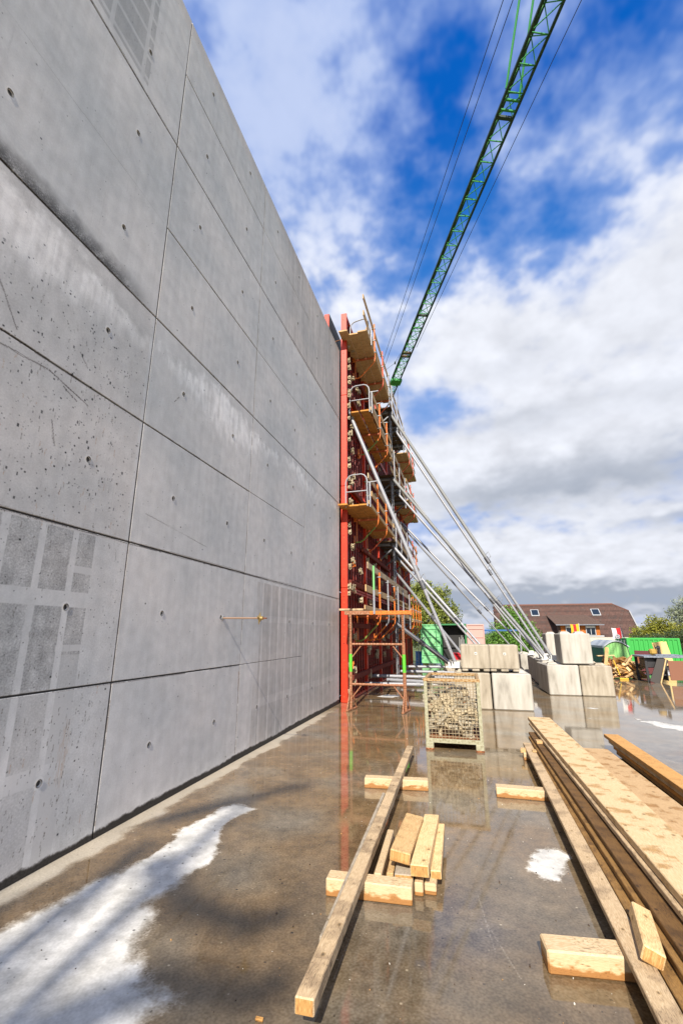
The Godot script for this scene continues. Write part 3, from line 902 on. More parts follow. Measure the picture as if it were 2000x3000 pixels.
func steel_platform(y: float, z0: float, z1: float, label: String) -> void:
	var p := thing("steel_platform", label, "scaffold platform", V(-2.6, y, (z0 + z1) * 0.5), "steel framed platforms of the middle bay")
	for i in 3:
		plank_at(p, "plank", V(-2.84 + 0.26 * i, y, z0), V(-2.84 + 0.26 * i, y, z1), 0.25, 0.045, M.wood_shaded)
	for z in [z0 - 0.3, z0 - 1.7, z1 + 0.6]:
		part(p, "frame_arm", mb().at(V(-2.55, y - 0.07, z), V(0.72, 0.08, 0.06), 0.006), M.galv)
		part(p, "frame_strut", mb().bar(V(-2.24, y - 0.14, z), V(-2.82, y - 0.62, z), 0.05, 0.05, 0.006), M.galv_dark)
		part(p, "guard_post", mb().tube([V(-2.2, y - 0.32, z), V(-2.2, y + 1.08, z)], 0.026, 8), M.galv_light)
		part(p, "post_socket", mb().at(V(-2.22, y - 0.1, z), V(0.09, 0.16, 0.08), 0.01), M.galv)
	for h in [0.12, 0.55, 1.0]:
		plank_at(p, "guard_board", V(-2.235, y + h, z0 + R(0, 0.5)), V(-2.235, y + h + R(-0.05, 0.05), z1 + R(-0.2, 0.2)), 0.03, 0.15, M.wood_gray if h > 0.6 else M.wood)
	for k in 9:
		part(p, "cross_slat", mb().at(V(-2.56, y - 0.035, lerpf(z0, z1, (k + 0.5) / 9.0)), V(0.7, 0.02, 0.04)), M.galv_dark)

func build_platforms() -> void:
	var o: Material = M.orange
	var d: Material = M.red_orange
	var g: Material = M.green_gray
	wood_platform(9.98, -11.05, -15.35, "topmost plank platform at the near end of the red formwork", [[-12.3, o, o, 1.15], [-13.8, d, d, 1.15], [-15.1, M.galv_light, d, 1.1]], true, M.wood, false, [[0.92, -10.75, -15.6, 0.15, 0.03], [0.5, -10.9, -15.5, 0.17, 0.0]])
	# the gate at the top stands behind the first plank ends
	wood_platform(7.7, -11.5, -15.6, "second plank platform from the top, at the near end of the red formwork", [[-12.95, o, g, 1.0], [-14.35, o, o, 1.0]], false, M.wood_orange, true, [[0.78, -11.95, -15.7, 0.15, 0.0], [0.38, -12.0, -15.6, 0.15, 0.0]])
	wood_platform(4.8, -11.0, -15.3, "sunlit yellow plank platform third from the top, with grey end gate", [[-12.3, o, g, 0.98], [-13.75, o, d, 0.82]], true, M.wood_orange, true, [[0.85, -11.2, -15.45, 0.15, 0.0], [0.48, -11.65, -15.4, 0.15, 0.0]])
	wood_platform(2.13, -10.35, -15.3, "lowest plank platform, its near end carried by a rusty trestle", [[-12.3, o, g, 1.1], [-13.7, M.galv_light, o, 1.05], [-15.0, o, o, 1.0]], false, M.wood_gray, false, [[1.1, -10.95, -19.0, 0.16, 0.0], [0.52, -10.7, -19.0, 0.16, 0.0]])
	steel_platform(9.95, -15.7, -20.0, "topmost dark platform of the middle bay, on grey steel arms")
	steel_platform(7.25, -15.8, -20.0, "second dark platform of the middle bay, on grey steel arms")
	steel_platform(4.75, -15.7, -20.0, "third dark platform of the middle bay, just above the lowest one")
	steel_platform(2.1, -15.7, -20.0, "lowest dark platform of the middle bay, beside the tall ladder")
	wood_platform(9.98, -20.4, -24.9, "far topmost plank platform at the distant end of the formwork", [[-21.5, d, d, 1.1], [-23.2, d, d, 1.1]], true, M.wood, false, [[0.95, -20.3, -24.9, 0.15, 0.0], [0.5, -20.3, -24.9, 0.15, 0.0]])
	wood_platform(7.6, -20.4, -25.0, "far second plank platform from the top at the distant end", [[-21.5, d, d, 1.1], [-22.9, d, d, 1.1]], true, M.wood, false, [[0.95, -20.3, -24.9, 0.15, 0.0], [0.5, -20.3, -24.9, 0.15, 0.0]])
	wood_platform(4.8, -20.4, -24.3, "far third plank platform at the distant end of the formwork", [[-21.5, d, d, 1.1], [-23.0, o, d, 1.1]], true, M.wood, false, [[0.95, -20.3, -24.2, 0.15, 0.0], [0.5, -20.3, -24.2, 0.15, 0.0]])
	wood_platform(2.1, -20.4, -24.3, "far lowest plank platform at the distant end of the formwork", [[-20.6, o, o, 1.1], [-21.8, o, d, 1.1], [-23.0, o, d, 1.1], [-24.1, o, o, 1.1]], true, M.wood, false, [[0.95, -20.3, -24.2, 0.15, 0.0], [0.5, -20.3, -24.2, 0.15, 0.0]])
	# end hoop of the top platform
	var hoop := thing("end_gate", "bent grey tube gate at the near end of the topmost platform", "gate", V(-2.5, 10.0, -11.5))
	var y := 9.98
	var z := -11.6
	part(hoop, "gate_tube", mb().tube([V(-2.79, y - 0.02, z), V(-2.79, y + 0.6, z), V(-2.76, y + 0.70, z), V(-2.69, y + 0.77, z), V(-2.6, y + 0.80, z), V(-2.38, y + 0.84, z), V(-2.29, y + 0.81, z), V(-2.24, y + 0.72, z), V(-2.225, y + 0.6, z), V(-2.22, y - 0.02, z)], 0.019, 8), M.galv_light)
	part(hoop, "gate_post", mb().tube([V(-2.17, y - 0.05, z - 0.1), V(-2.17, y + 0.55, z - 0.1)], 0.024, 8), M.galv_light)
	# rusty trestle
	var t := thing("trestle_scaffold", "rusty orange trestle frame with green bands, standing at the near end of the formwork", "trestle", V(-1.92, 0, -10.3))
	z = -10.3
	for s in [0, 1]:
		var x: float = [-2.51, -1.33][s]
		part(t, "upright", mb().tube([V(x, 0.03, z), V(x, 1.40, z)], 0.038, 10), M.rust_paint)
		part(t, "colour_band", mb().tube([V(x, 0.79, z), V(x, 1.16, z)], 0.0395, 10, false), M.green_band)
		var iu := part(t, "inner_upright", mb().tube([V(x, 1.36, z), V(x, 2.05, z)], 0.029, 10), M.rust_paint)
		for k in 11:
			part(iu, "pin_hole", mb().tube([V(x, 1.45 + 0.05 * k, z + 0.024), V(x, 1.45 + 0.05 * k, z + 0.031)], 0.008, 6), M.black)
		part(t, "foot_bar", mb().bar(V(x - 0.03, 0.02, z + 0.24), V(x + 0.06, 0.02, z - 0.28), 0.05, 0.035, 0.005), M.rust_paint)
		part(t, "foot_brace", mb().tube([V(x, 0.5, z), V(x - 0.03, 0.03, z + 0.22)], 0.016, 6), M.rust_paint)
		part(t, "foot_brace", mb().tube([V(x, 0.5, z), V(x + 0.06, 0.03, z - 0.26)], 0.016, 6), M.rust_paint)
		var k2 := 1.0 if s == 0 else -1.0
		part(t, "corner_brace", mb().tube([V(x, 1.05, z), V(x + k2 * 0.23, 1.33, z)], 0.015, 6), M.rust_paint)
		part(t, "corner_brace", mb().tube([V(x, 0.22, z), V(x + k2 * 0.23, 0.5, z)], 0.015, 6), M.rust_paint)
	part(t, "rail", mb().tube([V(-2.49, 1.37, z), V(-1.35, 1.37, z)], 0.026, 10), M.rust_paint)
	part(t, "rail", mb().tube([V(-2.49, 0.53, z), V(-1.35, 0.53, z)], 0.026, 10), M.rust_paint)
	part(t, "head_beam", mb().at(V(-1.6, 2.045, z), V(0.92, 0.085, 0.09), 0.008), M.orange)
	part(t, "head_beam", mb().at(V(-2.35, 2.05, z - 0.02), V(0.6, 0.085, 0.09), 0.008), M.rust_paint)
	part(t, "end_plate", mb().at(V(-1.135, 2.05, z), V(0.03, 0.13, 0.11), 0.004), M.orange)
	part(t, "guard_post", mb().tube([V(-1.95, 2.02, z + 0.06), V(-1.95, 2.55, z + 0.06)], 0.026, 8), M.galv_light)
	part(t, "guard_post", mb().tube([V(-1.95, 2.55, z + 0.06), V(-1.95, 3.1, z + 0.06)], 0.0265, 8), M.green_pale)
	# lattice ladder
	var l := thing("ladder", "tall narrow grey steel ladder standing beside the middle bay of the formwork", "ladder", V(-2.3, 0, -16.2))
	for zz in [-16.0, -16.36]:
		part(l, "ladder_rail", mb().tube([V(-2.31, 0.08, zz), V(-2.31, 9.7, zz)], 0.02, 6), M.galv)
	for k in 32:
		part(l, "rung", mb().tube([V(-2.31, 0.3 + k * 0.29, -16.0), V(-2.31, 0.3 + k * 0.29, -16.36)], 0.013, 6, false), M.galv)

func prop(label: String, a: Vector3, b: Vector3, r: float, split: float, shoe: bool, mt: Material, group := "raking props that brace the formwork") -> void:
	var p := thing("raking_prop", label, "steel prop", b, group)
	var q := a.lerp(b, split)
	part(p, "outer_tube", mb().tube([a, q], r, 12), mt)
	part(p, "inner_tube", mb().tube([q, b], r * 0.8, 12), mt if mt != M.galv_dull else M.galv)
	var d := (b - a).normalized()
	part(p, "collar", mb().tube([q - d * 0.12, q + d * 0.10], r * 1.25, 12), M.galv_dark)
	part(p, "handle", mb().tube([q + V(0, 0, 0.05), q + V(0.10, 0.12, 0.08), q - d * 0.18 + V(0.12, 0.12, 0.06), q - d * 0.2 + V(0.03, 0, 0.05)], 0.01, 6), M.galv)
	part(p, "thread", mb().tube([b, b + d * 0.16], r * 0.5, 8), M.galv_dark)
	for k in 7:
		var c := q.lerp(b, 0.15 + 0.11 * k)
		part(p, "pin_hole", mb().tube([c + V(0, r * 0.2, r * 0.5), c + V(0, r * 0.25, r * 0.80)], r * 0.16, 6), M.black)
	part(p, "head_fork", mb().bar(a - d * 0.16, a + d * 0.06, r * 2.3, r * 1.2, 0.006), M.galv_dark)
	if shoe:
		var s := mb()
		s.at(b + V(0, -0.035, 0), V(0.26, 0.03, 0.2), 0.004)
		s.at(b + V(0.02, 0.03, 0.07), V(0.16, 0.12, 0.015), 0.003)
		s.at(b + V(0.02, 0.03, -0.07), V(0.16, 0.12, 0.015), 0.003)
		part(p, "prop_shoe", s, M.white_paint)

func build_props() -> void:
	var gl: Material = M.galv_light
	var gv: Material = M.galv
	prop("long bright prop nearest the viewer, rising from the mesh crate to the second platform", V(-2.85, 7.78, -11.7), V(-0.27, 0.85, -11.9), 0.052, 0.72, true, gl)
	prop("thick dull grey prop that rises highest of all, to the topmost platform", V(-2.28, 9.83, -16), V(2.45, 0.88, -15.4), 0.055, 0.66, true, M.galv_dull)
	prop("bright prop just left of the thick highest one, reaching the topmost platform", V(-2.22, 9.6, -17.2), V(2.44, 0.88, -16.6), 0.045, 0.68, true, gl)
	prop("thick dull prop to the second platform of the middle bay", V(-2.28, 7.2, -16), V(2.28, 0.88, -15.6), 0.055, 0.74, true, M.galv_dull)
	prop("bright prop close below the thick dull one to the second platform", V(-2.24, 6.97, -17.4), V(2.35, 0.88, -17.0), 0.045, 0.7, true, gl)
	prop("thin far prop running from the distant second platform to the row of blocks", V(-2.39, 8.3, -20.4), V(2.28, 0.88, -19.0), 0.04, 0.62, true, gv)
	prop("upper one of the thin pair of far props from the third platform", V(-2.5, 6.49, -20.5), V(2.32, 0.88, -19.3), 0.045, 0.7, true, gl)
	prop("lower one of the thin pair of far props from the third platform", V(-2.53, 6.4, -20.6), V(2.0, 0.88, -22.0), 0.042, 0.7, true, gv)
	prop("bright prop from the third platform that ends behind the two small blocks", V(-2.36, 4.67, -16), V(0.72, 0.86, -15.0), 0.05, 0.7, true, gl)
	prop("second prop from the third platform, ending behind the small blocks", V(-2.37, 4.42, -17.4), V(0.6, 0.86, -16.0), 0.045, 0.66, true, gv)
	prop("prop passing behind the long near prop down to the small blocks", V(-2.41, 3.84, -17), V(0.0, 0.86, -13.4), 0.045, 0.6, true, gv)
	prop("lower prop from the lowest platform to the foot of the long near prop", V(-2.34, 1.98, -16), V(-0.33, 0.83, -12.05), 0.045, 0.55, true, gl)
	prop("lowest raking prop, side by side with the one above it, ending by the mesh crate", V(-2.23, 1.78, -16.8), V(-0.42, 0.83, -12.25), 0.045, 0.5, true, gv)
	# struts lying level, just above the slab
	var n := 0
	var labels := ["level strut nearest the mesh crate, just above the wet slab", "second level strut behind the mesh crate, above the puddle", "level strut in front of the green container", "farthest level strut, at the foot of the green container door", "grey flat strut from the formwork foot toward the crate"]
	for s in [[-2.9, 0.22, -13.5, -0.3, 0.24, -13.5], [-2.3, 0.3, -13.9, -0.3, 0.3, -13.3], [-2.4, 0.3, -17.1, 0.2, 0.3, -17.0], [-2.7, 0.3, -19.5, 0.0, 0.32, -19.5], [-2.9, 0.34, -14.6, -0.4, 0.34, -14.6]]:
		var p := thing("level_strut", labels[n], "steel strut", V(s[3], 0, s[5]), "level struts at the foot of the formwork")
		var a := V(s[0], s[1], s[2])
		var b := V(s[3], s[4], s[5])
		part(p, "outer_tube", mb().tube([a, a.lerp(b, 0.6)], 0.05, 10), M.galv_light)
		part(p, "inner_tube", mb().tube([a.lerp(b, 0.6), b], 0.04, 10), M.galv_light)
		part(p, "collar", mb().tube([a.lerp(b, 0.57), a.lerp(b, 0.61)], 0.062, 10), M.galv)
		part(p, "strut_foot", mb().at(V(b.x, b.y * 0.5, b.z), V(0.1, b.y, 0.14), 0.006), M.galv)
		n += 1

# ---------------------------------------------------------------- blocks
func block(label: String, c: Vector3, s: Vector3, lugs: int, feet: bool, turn: float, mt: Material) -> void:
	var p := thing("concrete_block", label, "concrete block", c, "concrete ballast blocks")
	var t := Transform3D(Basis(Vector3.UP, turn), c)
	var m := mb()
	var y0 := 0.05 if feet else 0.0
	m.box(t * Transform3D(Basis(), V(0, y0 + (s.y - y0) * 0.5, 0)), V(s.x, s.y - y0, s.z), 0.022)
	part(p, "block_body", m, mt)
	if feet:
		var n := 3
		for i in n:
			var f := mb()
			var w := 0.13 if i != 1 else 0.16
			var x: float = [-s.x * 0.5 + w * 0.5 + 0.01, 0.0, s.x * 0.5 - w * 0.5 - 0.01][i]
			f.box(t * Transform3D(Basis(), V(x, y0 * 0.5 + 0.005, 0)), V(w, y0 + 0.01, s.z * 0.96), 0.015)
			part(p, "block_foot", f, mt)
		for sx in [0.0]:
			var h := mb()
			h.box(t * Transform3D(Basis(), V(0.02, s.y * 0.66, s.z * 0.5 + 0.001)), V(0.055, 0.055, 0.012), 0.004)
			var pl := part(p, "lifting_socket", h, M.white_paint)
			var hh := MB.new()
			hh.tube([t * V(0.02, s.y * 0.66, s.z * 0.5 + 0.004), t * V(0.02, s.y * 0.66, s.z * 0.5 + 0.0085)], 0.014, 10)
			part(pl, "socket_hole", hh, M.black)
	for i in lugs:
		for k in maxi(1, int(s.z / 0.75)):
			var l := MB.new()
			var x := (i + 0.5) / lugs * s.x - s.x * 0.5
			var z := (k + 0.5) / maxi(1, int(s.z / 0.75)) * s.z - s.z * 0.5
			var b := 0.14
			var u := 0.085
			var bs := [V(x - b, s.y - 0.001, z - b), V(x + b, s.y - 0.001, z - b), V(x + b, s.y - 0.001, z + b), V(x - b, s.y - 0.001, z + b)]
			var ts := [V(x - u, s.y + 0.055, z - u), V(x + u, s.y + 0.055, z - u), V(x + u, s.y + 0.055, z + u), V(x - u, s.y + 0.055, z + u)]
			for q in 4:
				var w := (q + 1) % 4
				var nn: Vector3 = ((bs[q] + bs[w]) * 0.5 - V(x, s.y - 0.06, z)).normalized()
				l.quad(t * bs[q], t * bs[w], t * ts[w], t * ts[q], t.basis * nn, Vector2.ZERO, Vector2.RIGHT, Vector2.ONE, Vector2.DOWN)
			l.quad(t * ts[0], t * ts[1], t * ts[2], t * ts[3], Vector3.UP, Vector2.ZERO, Vector2.RIGHT, Vector2.ONE, Vector2.DOWN)
			part(p, "lug", l, mt)

func build_blocks() -> void:
	var a: Material = M.block
	var b: Material = M.block_warm
	block("low concrete block half hidden behind the mesh crate", V(0.06, 0, -11.9), V(0.78, 0.75, 1.6), 2, false, 0.0, b)
	block("large speckled pale block at the right of the mesh crate, standing in the wet", V(0.89, 0, -11.92), V(0.81, 0.75, 1.6), 2, false, 0.0, a)
	block("left one of the two small blocks on top of the front row", V(0.158, 0.78, -11.62), V(0.615, 0.575, 0.9), 0, true, 0.0, b)
	block("right one of the two small blocks on top of the front row", V(0.785, 0.78, -11.66), V(0.625, 0.57, 0.9), 0, true, -0.015, b)
	block("whitest low block at the front left of the right hand stack", V(2.44, 0, -14.88), V(0.79, 0.77, 1.6), 2, false, 0.03, a)
	block("stained low block at the front right of the right hand stack", V(3.25, 0, -14.9), V(0.79, 0.765, 1.6), 2, false, 0.03, b)
	block("upper block standing on the right hand stack, lugs on its top", V(2.86, 0.80, -14.52), V(0.76, 0.8, 0.8), 2, false, 0.03, a)
	block("upper block behind the prop feet, half hidden by the other upper block", V(2.98, 0.80, -17.5), V(0.8, 0.8, 0.8), 2, false, 0.0, a)
	block("second low block of the row under the prop feet", V(2.57, 0, -16.85), V(0.79, 0.79, 1.6), 2, false, 0.02, a)
	block("third low block of the row under the prop feet", V(2.62, 0, -18.9), V(0.79, 0.79, 1.6), 2, false, 0.0, a)
	block("fourth low block of the row, farthest back", V(2.5, 0, -21.2), V(0.9, 0.8, 1.6), 2, false, 0.0, a)
	block("far block between the small blocks and the row under the prop feet", V(1.85, 0, -22.2), V(0.8, 0.8, 0.8), 1, false, 0.0, a)
	block("hidden block behind the two small blocks, carrying the middle props", V(0.55, 0, -15.4), V(0.8, 0.8, 1.6), 2, false, 0.0, b)
	block("small tan block beside the red box in front of the open container", V(-0.55, 0, -18.6), V(0.62, 0.62, 0.62), 0, true, 0.1, b)

# ---------------------------------------------------------------- mesh crate
func build_crate() -> void:
	var p := thing("mesh_crate", "rusty pale green mesh crate full of old clamps, standing in front of the blocks", "crate", V(-0.26, 0, -7.8))
	var x0 := -0.66
	var x1 := 0.14
	var z0 := -7.25
	var z1 := -8.35
	var g: Material = M.crate_green
	for x in [x0 + 0.025, x1 - 0.025]:
		for z in [z0 - 0.025, z1 + 0.025]:
			part(p, "corner_post", mb().at(V(x, 0.51, z), V(0.05, 0.86, 0.05), 0.005), g)
			part(p, "foot", mb().at(V(x + (0.03 if x < -0.3 else -0.03), 0.05, z), V(0.11, 0.10, 0.11), 0.008), g)
			part(p, "foot_shoe", mb().at(V(x + (0.03 if x < -0.3 else -0.03), 0.013, z), V(0.116, 0.026, 0.116), 0.004), M.rust)
	for z in [z0 - 0.025, z1 + 0.025]:
		part(p, "top_rail", mb().at(V((x0 + x1) * 0.5, 0.935, z), V(x1 - x0 + 0.012, 0.045, 0.052), 0.006), M.crate_rust)
		part(p, "bottom_rail", mb().at(V((x0 + x1) * 0.5, 0.115, z), V(x1 - x0 - 0.08, 0.055, 0.045), 0.005), g)
	for x in [x0 + 0.025, x1 - 0.025]:
		part(p, "top_rail", mb().at(V(x, 0.936, (z0 + z1) * 0.5), V(0.05, 0.044, 1.0), 0.006), M.crate_rust)
		part(p, "bottom_rail", mb().at(V(x, 0.115, (z0 + z1) * 0.5), V(0.045, 0.055, 1.0), 0.005), g)
	part(p, "floor_plate", mb().at(V((x0 + x1) * 0.5, 0.135, (z0 + z1) * 0.5), V(0.74, 0.012, 1.04)), M.rust)
	for side in 4:
		var m := MB.new()
		var along := side < 2
		var fix: float = [z0 - 0.012, z1 + 0.012, x0 + 0.012, x1 - 0.012][side]
		var n := 16 if along else 21
		for i in n:
			var t := (i + 1.0) / (n + 1.0)
			var jit := R(-0.006, 0.006)
			var a := V(lerpf(x0, x1, t) + jit, 0.14, fix) if along else V(fix, 0.14, lerpf(z0, z1, t) + jit)
			var b := V(lerpf(x0, x1, t), 0.92, fix) if along else V(fix, 0.92, lerpf(z0, z1, t))
			m.tube([a, b], 0.0036, 4, false)
		for i in 16:
			var y := 0.15 + 0.77 * (i + 0.5) / 16.0
			var a := V(x0 + 0.04, y, fix + 0.005) if along else V(fix + 0.005, y, z0 - 0.04)
			var b := V(x1 - 0.04, y + R(-0.004, 0.004), fix + 0.005) if along else V(fix + 0.005, y, z1 + 0.04)
			m.tube([a, b], 0.0036, 4, false)
		var o := part(p, "wire_mesh", m, M.wire)
		o.set_meta("kind", "stuff")
	# the clamps inside
	var kinds := []
	for k in 3:
		var c := MB.new()
		if k == 0:   # C clamp
			c.at(V(0, 0, 0), V(0.05, 0.2, 0.045), 0.012)
			c.at(V(0.05, 0.085, 0), V(0.1, 0.035, 0.04), 0.012)
			c.at(V(0.05, -0.085, 0), V(0.1, 0.035, 0.04), 0.012)
			c.bar(V(0.05, 0.12, 0.03), V(0.06, -0.12, 0.03), 0.03, 0.02, 0.005)
		elif k == 1:   # bar with jaw and wing nut
			c.at(V(0, 0, 0), V(0.30, 0.04, 0.03), 0.008)
			c.at(V(-0.11, 0.05, 0), V(0.05, 0.1, 0.04), 0.014)
			c.tube([V(0.1, 0.0, 0), V(0.1, 0.1, 0)], 0.02, 8)
			c.tube([V(0.05, 0.08, 0), V(0.1, 0.09, 0), V(0.16, 0.06, 0)], 0.012, 6)
		else:   # hooked rod
			c.tube([V(-0.15, 0, 0), V(0.08, 0.0, 0), V(0.14, 0.03, 0), V(0.15, 0.08, 0), V(0.11, 0.11, 0)], 0.015, 7)
			c.at(V(-0.12, 0, 0), V(0.06, 0.07, 0.05), 0.014)
			c.tube([V(-0.04, 0, 0), V(-0.01, 0, 0)], 0.03, 6)
		kinds.append(c.mesh())
	for i in 125:
		var fy := pow(R(0, 1), 0.85)
		var q := V(R(x0 + 0.17, x1 - 0.19), 0.235 + fy * 0.46, R(z0 - 0.12, z1 + 0.14))
		if i < 46: q.z = R(z0 - 0.13, z0 - 0.32)
		else: q.z = minf(q.z, z0 - 0.34)
		if q.y > 0.52: q.y -= absf(q.x + 0.25) * 0.25
		var o := MeshInstance3D.new()
		var kk := rng.randi_range(0, 2)
		o.mesh = kinds[kk]
		o.material_override = ([M.cast, M.cast_pale, M.cast_pale, M.cast, M.rust if i % 3 == 0 else M.cast_pale] if i < 46 else [M.cast_rusty_shade, M.rust, M.cast_rusty_shade, M.steel_dark, M.cast_rusty_shade])[rng.randi_range(0, 4)]  # rear pieces rusty dark, which also paints shade into the gaps
		o.name = ["clamp", "bar_clamp", "hook_rod"][kk]
		add_child(o, true)
		var turn := Basis.from_euler(V(R(-0.7, 0.7), R(-PI, PI), R(-1.2, 1.2))) * Basis.from_scale(Vector3.ONE * R(0.85, 1.2))
		if i < 46:
			turn = Basis.from_euler(V(R(-0.3, 0.3), R(-0.35, 0.35), R(-PI, PI))) * Basis.from_scale(V(1.0, 1.15, 1.0) * R(1.0, 1.55))
		o.transform = Transform3D(turn, q)
		tag(o, ["dirty steel clamp lying in the jumble inside the mesh crate", "dirty steel bar clamp in the jumble inside the mesh crate", "dirty hooked steel rod in the jumble inside the mesh crate"][kk], ["clamp", "clamp", "hook"][kk], ["clamps in the mesh crate", "bar clamps in the mesh crate", "hooked rods in the mesh crate"][kk])

# ---------------------------------------------------------------- timber on the slab
func plank(called: String, label: String, cat: String, a: Vector3, b: Vector3, w: float, t: float, m: Material, c := 0.004, roll := 0.0, group := "") -> MeshInstance3D:
	var q := mb()
	q.bar(a, b, w, t, c, roll)
	var o := solid(called, q, m, label, cat, (a + b) * 0.5, group)
	if w > 0.06 and t > 0.03:
		for e in [a, b]:
			var d: Vector3 = (e - (a + b) * 0.5).normalized()
			var z := (b - a).normalized()
			var x := Vector3.UP.cross(z).normalized()
			var bs := Basis(z, roll) * Basis(x, z.cross(x).normalized(), z)
			var g := mb()
			g.us = 9.0
			g.box(Transform3D(bs, e + d * 0.0006), V(w - c * 2.2, t - c * 2.2, 0.0016))
			part(o, "end_grain", g, M.end_grain)
	return o
func wet_block(label: String, a: Vector3, b: Vector3, w: float, t: float, c := 0.006) -> void:
	# timber standing in the water: a tide line on its sides
	var m := MB.new()
	m.bar(a, b, w, t, c)
	var z := (b - a).normalized()
	var s := R(0, 1)
	var y0 := minf(a.y, b.y) - t * 0.5
	for i in m.v.size():
		var p := m.v[i]
		var up := clampf((p.y - y0) / t, 0.02, 0.98)
		var along := (p - a).dot(z) / 0.9 + s
		if absf(m.n[i].y) > 0.8:
			var across := (p - a).dot(z.cross(Vector3.UP)) / w
			m.u[i] = Vector2(along, 0.06 + 0.12 * (across + 0.5))
		else:
			m.u[i] = Vector2(along, 1.0 - up * 0.95)
	solid("timber_block", m, M.wood_wet, label, "timber block", (a + b) * 0.5)

func build_timber() -> void:
	# long beam on two bearers
	plank("timber_beam", "long weathered timber beam lying over two short bearers, pointing into the picture", "timber beam", V(-0.735, 0.132, -2.19), V(-0.815, 0.132, -6.64), 0.084, 0.062, M.wood_gray, 0.005)
	plank("thin_board", "thin grey board tucked along the left side of the long beam", "board", V(-0.795, 0.121, -2.62), V(-0.855, 0.121, -4.8), 0.026, 0.04, M.wood_old, 0.003, 0.15)
	wet_block("short bearer under the near part of the long beam, its foot dark with water", V(-0.965, 0.05, -3.31), V(-0.425, 0.05, -3.335), 0.115, 0.098)
	wet_block("bearer under the far part of the long beam, standing in the water", V(-1.165, 0.05, -5.41), V(-0.495, 0.05, -5.47), 0.12, 0.098)
	# offcuts beside the beam
	wet_block("low orange offcut lying on the slab, leftmost of the pile beside the long beam", V(-0.66, 0.045, -3.42), V(-0.685, 0.045, -4.13), 0.05, 0.085)
	plank("timber_offcut", "narrow pale offcut between the leftmost one and the stained piece of the pile", "timber offcut", V(-0.585, 0.05, -3.45), V(-0.61, 0.05, -4.05), 0.045, 0.07, M.wood, 0.004)
	plank("timber_offcut", "flat grey stained offcut in the middle of the pile, below the tilted one", "timber offcut", V(-0.49, 0.065, -3.42), V(-0.52, 0.06, -3.95), 0.12, 0.07, M.wood_old, 0.004)
	plank("timber_offcut", "short cracked offcut lying tilted on top of the pile at its left", "timber offcut", V(-0.52, 0.172, -3.47), V(-0.485, 0.195, -4.07), 0.135, 0.07, M.wood, 0.006, 0.12)
	plank("timber_offcut", "brightest freshly cut offcut lying on top of the pile at its right", "timber offcut", V(-0.385, 0.142, -3.39), V(-0.365, 0.152, -4.24), 0.115, 0.066, M.wood_fresh, 0.004, -0.03)
	wet_block("orange offcut under the right end of the near bearer, second from the right", V(-0.395, 0.038, -3.40), V(-0.41, 0.038, -4.1), 0.055, 0.075)
	wet_block("low square offcut at the right front corner of the pile", V(-0.325, 0.033, -3.43), V(-0.33, 0.033, -4.0), 0.075, 0.065)
	plank("timber_offcut", "slim whitish offcut leaning at the far right of the pile", "timber offcut", V(-0.292, 0.085, -3.50), V(-0.298, 0.115, -4.2), 0.068, 0.05, M.wood_fresh, 0.004, -0.05)
	# plank stack
	wet_block("bearer sticking out from the plank stack at mid length, orange with a pale top", V(0.19, 0.047, -5.47), V(0.95, 0.047, -5.47), 0.13, 0.092)
	wet_block("big bearer in the foreground under the near end of the plank stack", V(0.272, 0.05, -2.945), V(0.95, 0.05, -3.02), 0.14, 0.1, 0.008)
	wet_block("far bearer under the plank stack, almost hidden", V(0.62, 0.047, -7.0), V(1.6, 0.047, -7.05), 0.11, 0.092)
	var g := "planks in the long stack"
	plank("plank", "lowest grey plank at the left edge of the stack, lit by the sun", "plank", V(0.675, 0.117, -1.6), V(0.715, 0.117, -7.35), 0.105, 0.038, M.wood_gray, 0.004, 0.0, g)
	plank("plank", "dark brown plank lying level with the lowest grey one, right beside it", "plank", V(0.865, 0.115, -1.6), V(0.885, 0.115, -7.3), 0.25, 0.036, M.wood_brown, 0.004, 0.0, g)  # brown plank, gives the darker strip beside the grey one
	plank("plank", "low plank hidden under the middle of the stack", "plank", V(1.13, 0.117, -1.6), V(1.13, 0.117, -7.0), 0.26, 0.038, M.wood, 0.004, 0.0, g)
	plank("plank", "brown plank of the second layer, with bright left edge", "plank", V(0.955, 0.157, -1.7), V(0.905, 0.155, -7.6), 0.28, 0.036, M.wood_brown, 0.004, 0.0, g)
	plank("plank", "brown plank lying directly on the second layer, darker edge", "plank", V(0.995, 0.196, -1.7), V(0.925, 0.193, -7.72), 0.28, 0.034, M.wood_brown2, 0.004, 0.0, g)
	plank("plank", "pale edged plank tucked under the widest top plank", "plank", V(1.13, 0.243, -1.7), V(1.02, 0.24, -8.2), 0.34, 0.038, M.wood_gray, 0.005, 0.0, g)
	plank("plank", "widest top plank of the stack, its far end pointing at the blocks", "plank", V(1.155, 0.290, -1.7), V(1.03, 0.284, -8.4), 0.33, 0.052, M.wood_stain, 0.005, 0.0, g)
	plank("plank", "broad stained plank right of the top plank, lying one layer lower", "plank", V(1.5, 0.236, -2.0), V(1.41, 0.226, -6.68), 0.3, 0.045, M.wood_stain2, 0.005, 0.0, g)
	plank("plank", "hidden plank under the broad stained one", "plank", V(1.46, 0.186, -2.0), V(1.42, 0.18, -6.6), 0.3, 0.045, M.wood_brown, 0.005, 0.0, g)
	plank("plank", "bottom plank under the right side of the stack", "plank", V(1.46, 0.12, -2.0), V(1.42, 0.12, -6.9), 0.3, 0.045, M.wood_brown, 0.005, 0.0, g)
	plank("spacer", "short pale spacer block at the far end of the stack, under the top plank", "spacer", V(0.80, 0.222, -7.02), V(1.12, 0.222, -7.02), 0.13, 0.03, M.wood, 0.003)
